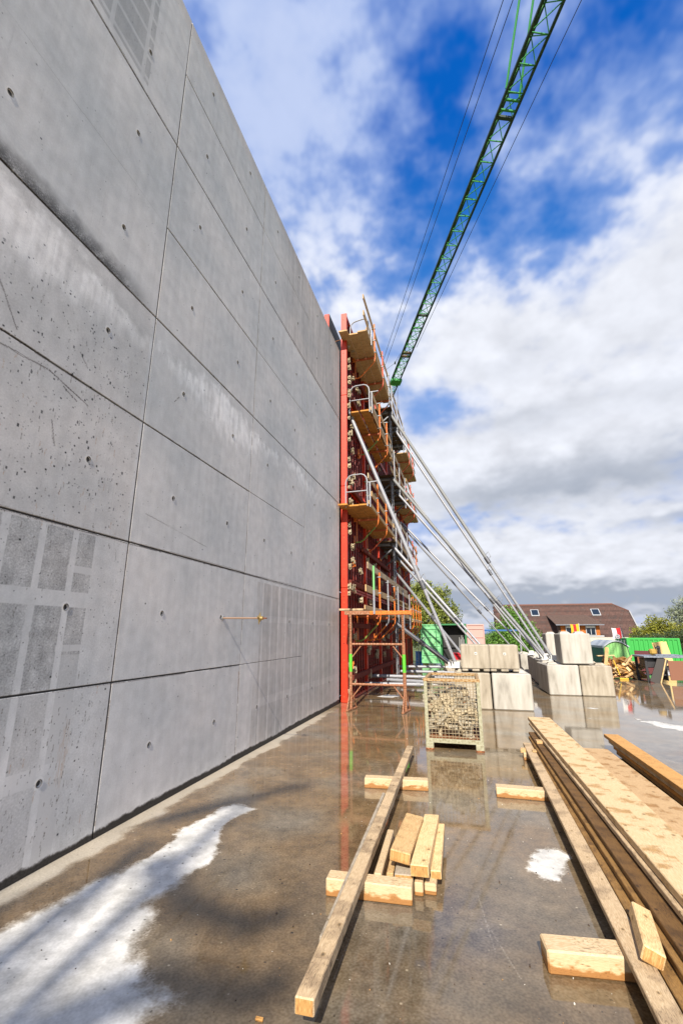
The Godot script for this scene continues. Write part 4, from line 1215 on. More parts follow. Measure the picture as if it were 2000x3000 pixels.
	plank("spacer", "pale spacer sticking out left at the far end, under the second layer", "spacer", V(0.60, 0.10, -7.05), V(0.9, 0.115, -7.0), 0.09, 0.04, M.wood, 0.003, 0.1)
	plank("spacer", "low spacer under the far end of the lower planks", "spacer", V(0.72, 0.145, -6.85), V(1.2, 0.145, -6.85), 0.1, 0.016, M.wood, 0.002)
	plank("spacer", "sunlit wedge shaped spacer resting on the grey plank in the foreground", "spacer", V(0.725, 0.172, -2.80), V(0.79, 0.175, -3.18), 0.09, 0.068, M.wood_fresh, 0.006, 0.35)
	plank("spacer", "spacer in the shade between the second layer and the top plank", "spacer", V(0.95, 0.2185, -3.1), V(1.3, 0.2185, -3.1), 0.1, 0.011, M.wood, 0.003)
	# right hand stack
	var h := "boards in the right hand stack"
	plank("board", "orange top board of the narrow stack at the right edge", "board", V(1.985, 0.178, -2.6), V(1.915, 0.178, -7.9), 0.19, 0.045, M.wood_orange_dry, 0.004, 0.0, h)
	plank("board", "second board from the top of the narrow right hand stack", "board", V(2.0, 0.133, -2.6), V(1.935, 0.133, -7.75), 0.2, 0.04, M.wood_gray, 0.004, 0.0, h)
	plank("board", "third board from the top of the narrow right hand stack", "board", V(1.99, 0.088, -2.6), V(1.945, 0.088, -7.6), 0.19, 0.04, M.wood_orange, 0.004, 0.0, h)
	plank("board", "bottom board of the narrow right hand stack, wet and dark", "board", V(2.0, 0.043, -2.6), V(1.955, 0.043, -7.5), 0.2, 0.04, M.wood_brown, 0.004, 0.0, h)
	# small dirt
	var chip := mb()
	chip.bar(V(-0.98, 0.006, -2.27), V(-0.945, 0.006, -2.27), 0.014, 0.01, 0.002, 0.3)
	solid("wood_chip", chip, M.wood_orange_dry, "small yellow wood chip lying on the wet slab in the foreground", "wood chip", V(-0.96, 0, -2.27))
	var mm := MultiMesh.new()
	mm.transform_format = MultiMesh.TRANSFORM_3D
	mm.use_colors = true
	var peb := SphereMesh.new()
	peb.radius = 0.5; peb.height = 0.8; peb.radial_segments = 7; peb.rings = 4
	mm.mesh = peb
	mm.instance_count = 520
	for i in 520:
		var z := -1.9 - pow(R(0, 1), 1.6) * 6.0
		var x := R(-2.6, 1.9) if i % 3 == 0 else R(-1.2, 0.7)
		var s := R(0.002, 0.006) if R(0, 1) < 0.9 else R(0.006, 0.011)
		mm.set_instance_transform(i, Transform3D(Basis.from_euler(V(R(0, 3), R(0, 3), R(0, 3))) * Basis.from_scale(V(s * R(0.8, 2.0), s, s)), V(x, s * 0.25, z)))
		var k := R(0, 1)
		mm.set_instance_color(i, Color(0.06, 0.04, 0.03) if k < 0.62 else (Color(0.5, 0.47, 0.42) if k < 0.85 else Color(0.4, 0.22, 0.08)))
	var mi := MultiMeshInstance3D.new()
	mi.multimesh = mm
	mi.name = "grit"
	var gm := mat(Color.WHITE, 0.8)
	gm.vertex_color_use_as_albedo = true
	mi.material_override = gm
	add_child(mi, true)
	tag(mi, "scattered grit and pebbles on the wet slab", "grit", "", "stuff")

# ---------------------------------------------------------------- tower crane
func build_crane() -> void:
	var h := 30.0
	var ey := 1.6
	var k := (h - ey) / 22.4
	# the lower chords as measured at a height of 24 m, scaled to the real one
	var a0 := V(4.24 * k, h, -12.76 * k)
	var a1 := V(-4.63 * k, h, -35.88 * k)
	var dir := (a1 - a0).normalized()
	var side := dir.cross(Vector3.UP).normalized()
	if side.x < 0: side = -side
	var w := 0.98
	var start := a0 - dir * 9.0
	var c := thing("tower_crane", "green lattice jib of a tower crane reaching across the blue sky", "crane", start)
	var length := start.distance_to(a1) + 5.5
	var n := int(length / 1.27)
	var joint := 22
	var gm: Material = M.crane_green
	var lo := func(i: float, s: float) -> Vector3: return start + dir * (i * 1.27) + side * (w * s)
	var up := func(i: float) -> Vector3: return start + dir * (i * 1.27) + side * (w * 0.5) + V(0, 0.95, 0)
	var e := float(n)
	part(c, "lower_chord", mb().bar(lo.call(0.0, 0.0), lo.call(e, 0.0), 0.13, 0.14), M.crane_chord_shaded)
	part(c, "lower_chord", mb().bar(lo.call(0.0, 1.0), lo.call(e, 1.0), 0.12, 0.13), M.crane_chord_shaded)
	part(c, "upper_chord", mb().tube([up.call(0.5), up.call(e - 0.5)], 0.085, 6), M.crane_chord_shaded)
	for i in n:
		var f := float(i)
		part(c, "cross_brace", mb().bar(lo.call(f, 0.0), lo.call(f, 1.0), 0.05, 0.06), gm)
		part(c, "floor_brace", mb().bar(lo.call(f, 1.0) if true else Vector3.ZERO, lo.call(f + 1.0, 0.0), 0.04, 0.04), gm)
		for s in [0.0, 1.0]:
			part(c, "side_brace", mb().tube([lo.call(f, s), up.call(f + 0.5)], 0.028, 5, false), gm)
			part(c, "side_brace", mb().tube([up.call(f + 0.5), lo.call(f + 1.0, s)], 0.028, 5, false), gm)
	# joints, winch drums and sheaves
	for q in [[11.0, 0.16], [24.2, 0.14], [36.6, 0.14]]:
		part(c, "joint_frame", mb().bar(lo.call(q[0], -0.02), lo.call(q[0], 1.02), 0.18, q[1]), M.crane_dark)
	for q in [28.9, 29.4]:
		part(c, "drum", mb().tube([lo.call(q, 0.05) + V(0, 0.1, 0), lo.call(q, 0.95) + V(0, 0.1, 0)], 0.15, 10), M.crane_rail)
	for q in [10.3, 10.7, 25.6]:
		part(c, "platform_bar", mb().bar(lo.call(q, 0.0), lo.call(q, 1.0), 0.1, 0.1), gm)
	var tr := part(c, "trolley", mb().box(Transform3D(Basis(side, Vector3.UP, side.cross(Vector3.UP)), lo.call(e - 3.0, 0.5) - V(0, 0.25, 0)), V(1.25, 0.3, 1.1), 0.02), gm)
	part(tr, "trolley_wheel", mb().tube([lo.call(e - 2.6, -0.08) - V(0, 0.05, 0), lo.call(e - 2.6, -0.02) - V(0, 0.05, 0)], 0.17, 10), M.crane_dark)
	part(tr, "trolley_wheel", mb().tube([lo.call(e - 2.6, 1.02) - V(0, 0.05, 0), lo.call(e - 2.6, 1.08) - V(0, 0.05, 0)], 0.17, 10), M.crane_dark)
	for q in [-0.25, -0.1, 0.1, 0.25]:
		var b: Vector3 = lo.call(e - 3.0, 0.5 + q)
		part(c, "hoist_rope", mb().tube([b - V(0, 0.3, 0), b - V(0, 17.0, 0)], 0.012, 4, false), M.rope)
	part(c, "hook_block", mb().at(lo.call(e - 3.0, 0.5) - V(0, 17.3, 0), V(0.5, 0.7, 0.35), 0.05), gm)
	# pendant bars up to the tower head
	var head := start + side * 0.49 + V(0, 20.0, 0)
	part(c, "pendant_bar", mb().tube([lo.call(10.0, 0.0) + V(0, 0.2, 0), head - side * 0.1], 0.062, 6, false), M.crane_light)
	part(c, "pendant_bar", mb().tube([lo.call(10.3, 0.95) + V(0, 0.2, 0), head + side * 0.3], 0.062, 6, false), M.crane_light)
	part(c, "sheave", mb().tube([lo.call(30.8, -0.25) + V(0, 0.4, 0), lo.call(30.8, -0.15) + V(0, 0.4, 0)], 0.17, 10), M.crane_dark)
	part(c, "tie_cable", mb().tube([lo.call(29.3, -0.05) + V(0, 0.3, 0), lo.call(30.8, -0.2) + V(0, 0.4, 0), lo.call(e - 3.6, -1.0) + V(0, 0.6, 0)], 0.022, 4, false), M.rope)
	for q in [[-1.9, -1.72], [-1.42, -1.35]]:
		part(c, "cable", mb().tube([lo.call(0.0, q[0]), lo.call(e, q[1])], 0.02, 4, false), M.rope)
	part(c, "cable", mb().tube([lo.call(0.0, 2.0), lo.call(e - 8, 1.25)], 0.02, 4, false), M.rope)
	# the mast, out of view behind the camera
	var foot := start + side * 0.49
	for sx in [-0.6, 0.6]:
		for sz in [-0.6, 0.6]:
			part(c, "mast_leg", mb().bar(V(foot.x + sx, -1.2, foot.z + sz), V(foot.x + sx * 0.6, head.y, foot.z + sz * 0.6), 0.14, 0.14), gm)
	for i in 16:
		part(c, "mast_brace", mb().bar(V(foot.x - 0.58, i * 1.9, foot.z - 0.58), V(foot.x + 0.58, i * 1.9 + 1.9, foot.z - 0.58), 0.06, 0.06), gm)
		part(c, "mast_brace", mb().bar(V(foot.x - 0.58, i * 1.9, foot.z + 0.58), V(foot.x + 0.58, i * 1.9 + 1.9, foot.z + 0.58), 0.06, 0.06), gm)

# ---------------------------------------------------------------- trees
func leaf_clump(sz: float, n: int, sd: int) -> ArrayMesh:
	var r := RandomNumberGenerator.new()
	r.seed = sd
	var m := MB.new()
	for i in n:
		var c := V(r.randf_range(-1, 1), r.randf_range(-1, 1), r.randf_range(-1, 1)) * sz * 1.3
		var b := Basis.from_euler(V(r.randf_range(-1.2, 1.2), r.randf_range(-PI, PI), r.randf_range(-1.2, 1.2)))
		var l := sz * r.randf_range(0.7, 1.2)
		var p := [c + b * V(-l * 0.5, 0, 0), c + b * V(0, 0.06 * l, l * 0.32), c + b * V(l * 0.5, 0, 0), c + b * V(0, 0.06 * l, -l * 0.32)]
		m.quad(p[0], p[1], p[2], p[3], b.y, Vector2(0, 0), Vector2(1, 0), Vector2(1, 1), Vector2(0, 1))
	return m.mesh()
func tree(called: String, label: String, cat: String, p: Vector3, lobes: Array, count: int, leaf: float, c1: Color, c2: Color, trunk_r: float, sd: int) -> void:
	var t := thing(called, label, cat, p)
	rng.seed = sd
	var tm := mb()
	var top := 0.0
	for l in lobes: top = maxf(top, l[1])
	tm.tube([p, p + V(R(-0.1, 0.1), top * 0.3, 0), p + V(R(-0.2, 0.2), top * 0.65, 0), p + V(lobes[0][0] * 0.5, top, 0)], trunk_r, 8, false, trunk_r * 0.25)
	part(t, "trunk", tm, M.bark)
	for l in lobes:
		part(t, "limb", mb().tube([p + V(0, top * R(0.25, 0.5), 0), p + V(l[0] * 0.5, lerpf(top * 0.4, l[1], 0.6), l[2] * 0.5), p + V(l[0], l[1], l[2])], trunk_r * 0.4, 6, false, trunk_r * 0.1), M.bark)
	var mm := MultiMesh.new()
	mm.transform_format = MultiMesh.TRANSFORM_3D
	mm.use_colors = true
	mm.mesh = leaf_clump(leaf, 9, sd)
	mm.instance_count = count
	var tot := 0.0
	for l in lobes: tot += l[3] * l[3]
	var i := 0
	for l in lobes:
		var n := int(count * l[3] * l[3] / tot)
		for k in n:
			if i >= count: break
			var d := V(R(-1, 1), R(-1, 1), R(-1, 1)).normalized()
			var rr: float = l[3] * pow(R(0, 1), 0.45) * (1.0 + 0.22 * sin(d.x * 9.0 + l[0]) * cos(d.y * 8.0 + d.z * 7.0))
			var q: Vector3 = V(l[0], l[1], l[2]) + d * rr * V(1, 0.9, 1)
			mm.set_instance_transform(i, Transform3D(Basis.from_euler(V(R(-1, 1), R(-PI, PI), R(-1, 1))) * Basis.from_scale(Vector3.ONE * R(0.7, 1.4)), q))
			mm.set_instance_color(i, c1.lerp(c2, R(0, 1)) * R(0.75, 1.2))
			i += 1
	mm.visible_instance_count = i
	var mi := MultiMeshInstance3D.new()
	mi.multimesh = mm
	mi.name = "crown"
	mi.material_override = M.leaf
	t.add_child(mi)
	mi.set_meta("kind", "stuff")

func build_trees() -> void:
	var y := terrain(0, -38)
	tree("leafy_tree", "olive green tree behind the green container at the far end of the formwork", "tree", V(-3.2, y, -38), [[0.3, 5.6, 0, 1.5], [1.3, 6.2, 0.4, 1.0], [-1.0, 6.4, 0, 1.3], [2.0, 4.9, 0.2, 0.95], [0.8, 4.2, 0.6, 1.3], [1.9, 3.9, 0, 0.8], [-1.2, 4.4, 0, 1.5], [-2.2, 5.5, 0.2, 1.2], [0.2, 7.0, 0, 0.7], [-0.2, 3.2, 0.3, 1.2]], 4400, 0.12, Color(0.10, 0.135, 0.02), Color(0.22, 0.24, 0.035), 0.2, 21)
	tree("leafy_tree", "fresh bright green tree behind the raking props, left of the brown roof", "tree", V(3.1, terrain(0, -34), -34), [[0.0, 4.3, 0, 0.65], [0.05, 3.6, 0.2, 1.0], [-0.7, 2.9, 0.2, 1.1], [0.8, 2.9, 0, 1.0], [-1.3, 2.2, 0.3, 0.9], [1.2, 2.0, 0.2, 0.9], [0, 2.1, 0.5, 1.4], [-1.0, 1.3, 0.4, 1.0], [0.9, 1.2, 0.4, 1.0]], 3000, 0.10, Color(0.055, 0.15, 0.015), Color(0.13, 0.26, 0.03), 0.18, 22)
	var yb := terrain(0, -50)
	tree("leafy_tree", "yellow green round tree right of the brown roof", "tree", V(17.9, yb, -52), [[0.2, 4.9, 0, 1.2], [-1.2, 4.2, 0.2, 1.1], [1.4, 4.3, 0.2, 1.1], [0.1, 3.8, 0.5, 1.5], [-1.6, 3.4, 0.4, 1.1], [2.2, 3.4, 0.2, 1.1]], 2400, 0.13, Color(0.13, 0.15, 0.015), Color(0.26, 0.25, 0.025), 0.25, 23)
	tree("leafy_tree", "pale sparse grey green tree at the right edge, above the hedge", "tree", V(23.6, yb, -58), [[0.0, 7.0, 0, 1.7], [-1.4, 6.2, 0, 1.3], [1.4, 6.4, 0, 1.6], [-0.4, 5.2, 0.3, 1.6], [-1.8, 4.8, 0.2, 1.1], [1.4, 4.8, 0, 1.5]], 1900, 0.13, Color(0.16, 0.19, 0.13), Color(0.25, 0.28, 0.18), 0.2, 24)
	var hy := terrain(0, -32)
	tree("hedge", "dark green clipped hedge behind the green container at the right edge", "hedge", V(15.0, hy, -39.5), [[-2.4, 2.2, 0, 0.9], [-1.4, 2.2, 0.1, 0.85], [-0.8, 2.3, 0.0, 0.95], [0.0, 2.4, 0.1, 0.95], [0.8, 2.5, 0, 0.95], [-1.8, 1.0, 0.3, 1.0], [-0.6, 1.0, 0.3, 1.1], [0.6, 1.0, 0.3, 1.1], [1.6, 2.5, 0, 1.0], [1.8, 1.1, 0.2, 1.1], [2.8, 2.4, 0, 1.1]], 4200, 0.07, Color(0.025, 0.05, 0.015), Color(0.06, 0.085, 0.03), 0.12, 25)
	tree("bush", "yellowish bush between the round tree and the hedge", "bush", V(15.4, hy, -44), [[0, 2.2, 0, 0.8], [-0.9, 1.9, 0, 0.8], [0.9, 2.1, 0, 0.8], [0.1, 1.2, 0.2, 1.0]], 900, 0.09, Color(0.10, 0.12, 0.02), Color(0.18, 0.18, 0.03), 0.1, 26)
	# bare tree behind the camera: its shadow falls over the slab on the left
	var s := thing("bare_tree", "tall bare tree standing behind the viewpoint, its blurred shadow on the slab", "tree", V(-0.75, -1.2, 13.0))
	rng.seed = 31
	var b := V(-0.75, -1.2, 13.0)
	part(s, "trunk", mb().tube([b, b + V(0.1, 5, 0), b + V(-0.2, 9, 0)], 0.28, 8, false, 0.16), M.bark)
	for q in [[[-1.0, 12.6, 12.7], [-0.55, 12.1, 12.45], [-0.1, 11.9, 12.3], [0.12, 12.0, 12.2], 0.12], [[-0.9, 11.4, 12.9], [-0.35, 12.0, 12.95], [0.15, 12.0, 12.9], [0.3, 12.1, 12.85], 0.15], [[-1.4, 13.2, 12.8], [-1.0, 13.7, 12.9], [-0.6, 14.0, 12.8], [-0.3, 14.2, 12.7], 0.1]]:
		part(s, "branch", mb().tube([V(q[0][0], q[0][1], q[0][2]), V(q[1][0], q[1][1], q[1][2]), V(q[2][0], q[2][1], q[2][2]), V(q[3][0], q[3][1], q[3][2])], q[4], 6, false, 0.06), M.bark)
	for q in [[-1.15, 14.6, 0.3, 0.19], [-0.5, 14.0, -0.3, 0.18], [-0.05, 14.9, 0.2, 0.12], [-1.7, 14.2, -0.2, 0.15]]:
		var e := b + V(q[0], q[1], q[2])
		part(s, "limb", mb().tube([b + V(-0.1, 7.0, 0), b + V(q[0] * 0.6, 10.0, q[2]), e], q[3], 6, false, 0.07), M.bark)
		for k in 4:
			var f := (b + V(q[0] * 0.6, 10.0, q[2])).lerp(e, R(0.1, 0.95))
			part(s, "branch", mb().tube([f, f + V(R(-0.3, 0.2), R(0.7, 1.4), R(-0.6, 0.6)), f + V(R(-0.55, 0.3), R(1.2, 2.0), R(-0.9, 0.9))], 0.05, 5, false, 0.012), M.bark)

# ---------------------------------------------------------------- house and yard
func corrugated(a: Vector3, b: Vector3, y0: float, y1: float, pitch: float, depth: float, nn: Vector3) -> MB:
	var m := mb()
	var len := a.distance_to(b)
	var n := maxi(1, int(len / pitch))
	var d := (b - a) / n
	for i in n:
		var s := a + d * i
		var fr := [0.0, 0.3, 0.42, 0.88, 1.0]
		var dp := [0.0, 0.0, -depth, -depth, 0.0]
		for k in 4:
			var p: Vector3 = s + d * fr[k] + nn * dp[k]
			var q: Vector3 = s + d * fr[k + 1] + nn * dp[k + 1]
			var t := (q - p).normalized()
			var no := t.cross(Vector3.UP)
			if no.dot(nn) < 0: no = -no
			m.quad(V(p.x, y0, p.z), V(q.x, y0, q.z), V(q.x, y1, q.z), V(p.x, y1, p.z), no, Vector2(p.x, y0), Vector2(q.x, y0), Vector2(q.x, y1), Vector2(p.x, y1))
	return m

func build_house() -> void:
	var base := terrain(12, -60)
	var h := thing("house", "large house with a brown tiled half hipped roof, dormer and two skylights", "house", V(11, base, -62))
	var rx0 := 3.6
	var rx1 := 18.55
	var hx := 17.15
	var ry := 4.95
	var rz := -62.0
	var slope := 0.98
	var ez := -54.6
	var ey := ry - (ez - rz) * slope
	# walls
	part(h, "wall", mb().at(V((rx0 + rx1) * 0.5, (base + 1.2) * 0.5, -62), V(rx1 - rx0 - 1.0, 1.2 - base, 12.6)), M.plaster)
	var n := V(0, 1, slope).normalized()
	var roof := mb()
	var hipy := ry - 0.85
	var hz := rz + 0.87
	var cx := func(y: float) -> float: return rx1
	roof.quad(V(rx0, ry, rz), V(hx, ry, rz), V(rx1, hipy, hz), V(rx0, hipy, hz), n, Vector2.ZERO, Vector2.RIGHT, Vector2.ONE, Vector2.DOWN)
	roof.quad(V(rx0, hipy, hz), V(rx1, hipy, hz), V(rx1, ey, ez), V(rx0, ey, ez), n, Vector2.ZERO, Vector2.RIGHT, Vector2.ONE, Vector2.DOWN)
	var nb := V(0, 1, -slope).normalized()
	roof.quad(V(rx0, ry, rz), V(hx, ry, rz), V(rx1, hipy, rz - 0.87), V(rx0, hipy, rz - 0.87), nb, Vector2.ZERO, Vector2.RIGHT, Vector2.ONE, Vector2.DOWN)
	roof.quad(V(rx0, hipy, rz - 0.87), V(rx1, hipy, rz - 0.87), V(rx1, ey, rz - 7.4), V(rx0, ey, rz - 7.4), nb, Vector2.ZERO, Vector2.RIGHT, Vector2.ONE, Vector2.DOWN)
	roof.tri(V(hx, ry, rz), V(rx1, hipy, hz), V(rx1, hipy, rz - 0.87), V(0.6, 1, 0).normalized(), Vector2.ZERO, Vector2.RIGHT, Vector2.ONE)
	roof.quad(V(rx1 - 0.4, hipy, hz), V(rx1 - 0.4, hipy, rz - 0.87), V(rx1 - 0.4, ey, rz - 7.2), V(rx1 - 0.4, ey, ez), Vector3.RIGHT, Vector2.ZERO, Vector2.RIGHT, Vector2.ONE, Vector2.DOWN)
	roof.quad(V(rx0 + 0.4, hipy, hz), V(rx0 + 0.4, hipy, rz - 0.87), V(rx0 + 0.4, ey, rz - 7.2), V(rx0 + 0.4, ey, ez), Vector3.LEFT, Vector2.ZERO, Vector2.RIGHT, Vector2.ONE, Vector2.DOWN)
	var r := part(h, "roof", roof, M.tile_dark)
	# lapped tiles
	var tile := MB.new()
	var up := V(0, slope, -1).normalized()
	var bs := Basis(Vector3.RIGHT, n, Vector3.RIGHT.cross(n))
	tile.box(Transform3D(Basis(), V(0, 0.035, 0)), V(0.285, 0.03, 0.36))
	var mm := MultiMesh.new()
	mm.transform_format = MultiMesh.TRANSFORM_3D
	mm.use_colors = true
	mm.mesh = tile.mesh()
	var ts := []
	var row := 0
	var q := 0.0
	while q < 7.2:
		var y := ry - q * slope / sqrt(1 + slope * slope) * 1.0
		var z := rz + q / sqrt(1 + slope * slope)
		var lim := rx1 if y < hipy else lerpf(hx, rx1, (ry - y) / (ry - hipy))
		var x := rx0 + (0.15 if row % 2 == 0 else 0.0)
		while x < lim - 0.1:
			ts.append(Transform3D(bs.rotated(Vector3.RIGHT, 0.05), V(x + R(-0.008, 0.008), y, z)))
			x += 0.295
		q += 0.30
		row += 1
	mm.instance_count = ts.size()
	for i in ts.size():
		mm.set_instance_transform(i, ts[i])
		var k := R(0.84, 1.12) * (1.0 if int(ts[i].origin.y * 6.7) % 2 == 0 else 0.74)  # alternate courses darker: shadow lines of the laps painted in
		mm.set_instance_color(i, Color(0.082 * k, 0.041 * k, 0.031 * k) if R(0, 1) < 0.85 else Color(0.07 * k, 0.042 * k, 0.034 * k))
	var mi := MultiMeshInstance3D.new()
	mi.multimesh = mm
	mi.name = "roof_tiles"
	mi.material_override = M.vertex
	h.add_child(mi)
	mi.position = -h.position
	mi.set_meta("kind", "stuff")
	part(h, "ridge", mb().tube([V(rx0, ry + 0.05, rz), V(hx, ry + 0.05, rz)], 0.13, 8), M.tile_ridge)
	part(h, "verge", mb().bar(V(hx, ry + 0.06, rz), V(rx1 + 0.02, hipy + 0.06, hz), 0.22, 0.1), M.tile_ridge)
	part(h, "verge", mb().bar(V(rx1 + 0.03, hipy + 0.05, hz), V(rx1 + 0.03, ey, ez), 0.1, 0.16), M.plaster_pale)
	# skylights
	var on := func(x: float, y: float) -> Vector3: return V(x, y, rz + (ry - y) / slope)
	for x in [8.25, 14.95]:
		var c: Vector3 = on.call(x, 3.93) + n * 0.12
		var fr := mb()
		fr.box(Transform3D(bs, c), V(0.92, 0.14, 1.12), 0.02)
		var o := part(h, "skylight", fr, M.white_frame)
		part(o, "pane", mb().box(Transform3D(bs, c + n * 0.055), V(0.74, 0.05, 0.92)), M.glass_dark)
	# dormer
	var dx0 := 10.35
	var dx1 := 14.35
	var dz := -57.7
	var dy0 := 1.2
	var dy1 := 2.60
	var body := mb()
	body.at(V((dx0 + dx1) * 0.5, (dy0 + dy1) * 0.5, dz - 1.6), V(dx1 - dx0, dy1 - dy0, 3.2))
	var d := part(h, "dormer", body, M.timber_orange)
	var dr := mb()
	var q0 := V(dx0 - 0.55, dy1 - 0.02, dz + 0.6)
	var q1 := V(dx1 + 0.35, dy1 - 0.02, dz + 0.6)
	var q2 := V(dx1 - 0.5, 3.72, -60.6)
	var q3 := V(dx0 - 0.9, 3.72, -60.6)
	var dn := (q1 - q0).cross(q3 - q0).normalized()
	if dn.y < 0: dn = -dn
	dr.quad(q0, q1, q2, q3, dn, Vector2.ZERO, Vector2.RIGHT, Vector2.ONE, Vector2.DOWN)
	dr.quad(q0 - dn * 0.1, q1 - dn * 0.1, q2 - dn * 0.1, q3 - dn * 0.1, -dn, Vector2.ZERO, Vector2.RIGHT, Vector2.ONE, Vector2.DOWN)
	part(d, "dormer_roof", dr, M.tile_dormer)
	for k in 7:
		var t0 := q0.lerp(q3, (k + 0.02) / 7.0) + dn * 0.01
		var t1 := q1.lerp(q2, (k + 0.02) / 7.0) + dn * 0.01
		part(d, "tile_course", mb().bar(t0, t1, 0.05, 0.07), M.tile_dormer)
	part(d, "gutter", mb().bar(q0 + V(0, -0.05, 0.03), q1 + V(0, -0.05, 0.03), 0.09, 0.09), M.zinc)
	part(d, "cheek", mb().at(V(dx0 - 0.12, (dy0 + dy1) * 0.5, dz - 0.6), V(0.2, 1.3, 1.2)), M.tile_dark)
	part(d, "sill", mb().at(V((dx0 + dx1) * 0.5 + 1.2, dy0 + 0.12, dz + 0.12), V(2.2, 0.14, 0.24)), M.white_frame)
	for w in [[10.95, 12.05], [13.0, 13.85]]:
		var cx2: float = (w[0] + w[1]) * 0.5
		var wd: float = w[1] - w[0]
		var fw := part(h, "window", mb().at(V(cx2, 1.95, dz + 0.03), V(wd + 0.16, 1.04, 0.1), 0.01), M.white_frame)
		part(fw, "pane", mb().at(V(cx2, 1.90, dz + 0.07), V(wd, 0.86, 0.05)), M.glass_dark)
		part(fw, "glazing_bar", mb().at(V(cx2, 1.90, dz + 0.1), V(0.06, 0.86, 0.04)), M.white_frame)
		part(fw, "blind", mb().at(V(cx2, 2.30, dz + 0.11), V(wd, 0.2, 0.04)), M.white_paint)
	for x in [10.55, 12.55, 14.15]:
		part(d, "timber_panel", mb().at(V(x, 1.95, dz + 0.02), V(0.34, 1.1, 0.06), 0.01), M.timber_orange)

func build_yard() -> void:
	# small open container with its doors swung out
	var c := thing("open_container", "small storage container behind the props, standing open with dark inside", "container", V(-0.7, 0, -26.4))
	var z := -25.6
	var x0 := -1.32
	var x1 := -0.02
	for q in [[V((x0 + x1) * 0.5, 0.06, z - 1.1), V(1.4, 0.12, 2.2), "floor_frame"], [V((x0 + x1) * 0.5, 2.06, z - 1.1), V(1.42, 0.08, 2.2), "roof_sheet"], [V((x0 + x1) * 0.5, 1.06, z - 2.2), V(1.4, 1.96, 0.05), "back_sheet"]]:
		part(c, q[2], mb().at(q[0], q[1], 0.01), M.green_cont)
	part(c, "side_sheet", corrugated(V(x0, 0, z), V(x0, 0, z - 2.2), 0.1, 2.04, 0.25, 0.03, Vector3.LEFT), M.green_cont)
	part(c, "side_sheet", corrugated(V(x1, 0, z), V(x1, 0, z - 2.2), 0.1, 2.04, 0.25, 0.03, Vector3.RIGHT), M.green_cont)
	for x in [x0, x1]: part(c, "corner_post", mb().at(V(x, 1.05, z), V(0.1, 2.1, 0.1), 0.01), M.green_cont)
	for dd in [[-2.36, -1.34, M.green_door, "left green door of the container, with rust holes"], [0.03, 0.92, M.pink, "faded pink inner face of the right container door"]]:
		var a: float = dd[0]
		var b: float = dd[1]
		var dm := mb()
		dm.at(V((a + b) * 0.5, 1.08, z + 0.1), V(b - a, 1.98, 0.05), 0.01)
		var o := part(c, "door", dm, dd[2], dd[3])
		for y in [0.12, 0.5, 0.95, 1.4, 1.82, 2.03]:
			part(o, "door_rib", mb().at(V((a + b) * 0.5, y, z + 0.14), V(b - a - 0.06, 0.03 if y > 0.2 and y < 1.9 else 0.06, 0.035), 0.008), dd[2])
		for x in [a + 0.03, b - 0.03]:
			part(o, "door_edge", mb().at(V(x, 1.08, z + 0.14), V(0.05, 1.98, 0.04), 0.008), dd[2])
		part(o, "hinge", mb().at(V(a + 0.05, 1.45, z + 0.18), V(0.1, 0.06, 0.03)), dd[2])
		part(o, "hinge", mb().at(V(a + 0.05, 0.4, z + 0.18), V(0.1, 0.06, 0.03)), dd[2])
		if a < -1:
			for k in 16:
				part(o, "rust_spot", mb().at(V(R(a + 0.45, b - 0.08), R(0.5, 1.3) if k < 8 else R(0.15, 0.6), z + 0.1275), V(R(0.02, 0.07), R(0.015, 0.05), 0.006)), M.rust)
			part(o, "lock_rod", mb().tube([V(b - 0.2, 0.15, z + 0.17), V(b - 0.2, 2.0, z + 0.17)], 0.02, 6), M.green_cont)
	for k in 5:
		plank("stored_pole", "grey pole leaning inside the dark open container", "pole", V(-0.18 - k * 0.06, 0.15, z - 0.35), V(-0.12 - k * 0.06, 1.3 + 0.1 * (k % 3), z - 0.6), 0.035, 0.035, M.galv_dull, 0.0, 0.0, "poles in the open container")
	var sh := thing("shade_infill", "black shelf added as painted shade inside the open container", "infill", V(-0.7, 0.12, -26.3))  # black body added to stand for the shade inside the container
	part(sh, "shade_infill_body", mb().at(V(-0.67, 1.06, -26.7), V(1.16, 1.86, 0.9), 0.02), M.black)
	part(sh, "shade_infill_board", mb().at(V(-0.67, 0.9, -26.2), V(1.1, 0.04, 0.12)), M.steel_dark)
	var rb := thing("red_box", "red metal box in front of the open container", "box", V(-0.2, 0, -20.4))
	part(rb, "box_body", mb().at(V(-0.15, 0.62, -20.4), V(0.9, 0.32, 0.5), 0.03), M.red_gloss)
	part(rb, "box_stand", mb().at(V(-0.15, 0.23, -20.4), V(0.7, 0.46, 0.4), 0.02), M.black)
	part(rb, "box_lid", mb().at(V(-0.15, 0.80, -20.4), V(0.94, 0.05, 0.54), 0.015), M.red_gloss)
	# site fence with a blue sheet behind it
	var f := thing("site_fence", "mesh site fence panel left of the green container door", "fence", V(-3.2, 0, -26.8))
	for x in [-4.4, -2.62]:
		part(f, "fence_post", mb().tube([V(x, 0.0, -26.8), V(x, 1.9, -26.8)], 0.022, 6), M.galv)
	for y in [0.12, 1.88]:
		part(f, "fence_rail", mb().tube([V(-4.4, y, -26.8), V(-2.62, y, -26.8)], 0.02, 6), M.galv)
	var wm := MB.new()
	for k in 17: wm.tube([V(-4.35 + k * 0.105, 0.14, -26.8), V(-4.35 + k * 0.105, 1.86, -26.8)], 0.0035, 4, false)
	for k in 9: wm.tube([V(-4.4, 0.24 + k * 0.2, -26.81), V(-2.62, 0.24 + k * 0.2, -26.81)], 0.0035, 4, false)
	var fm := part(f, "wire_mesh", wm, M.galv)
	fm.set_meta("kind", "stuff")
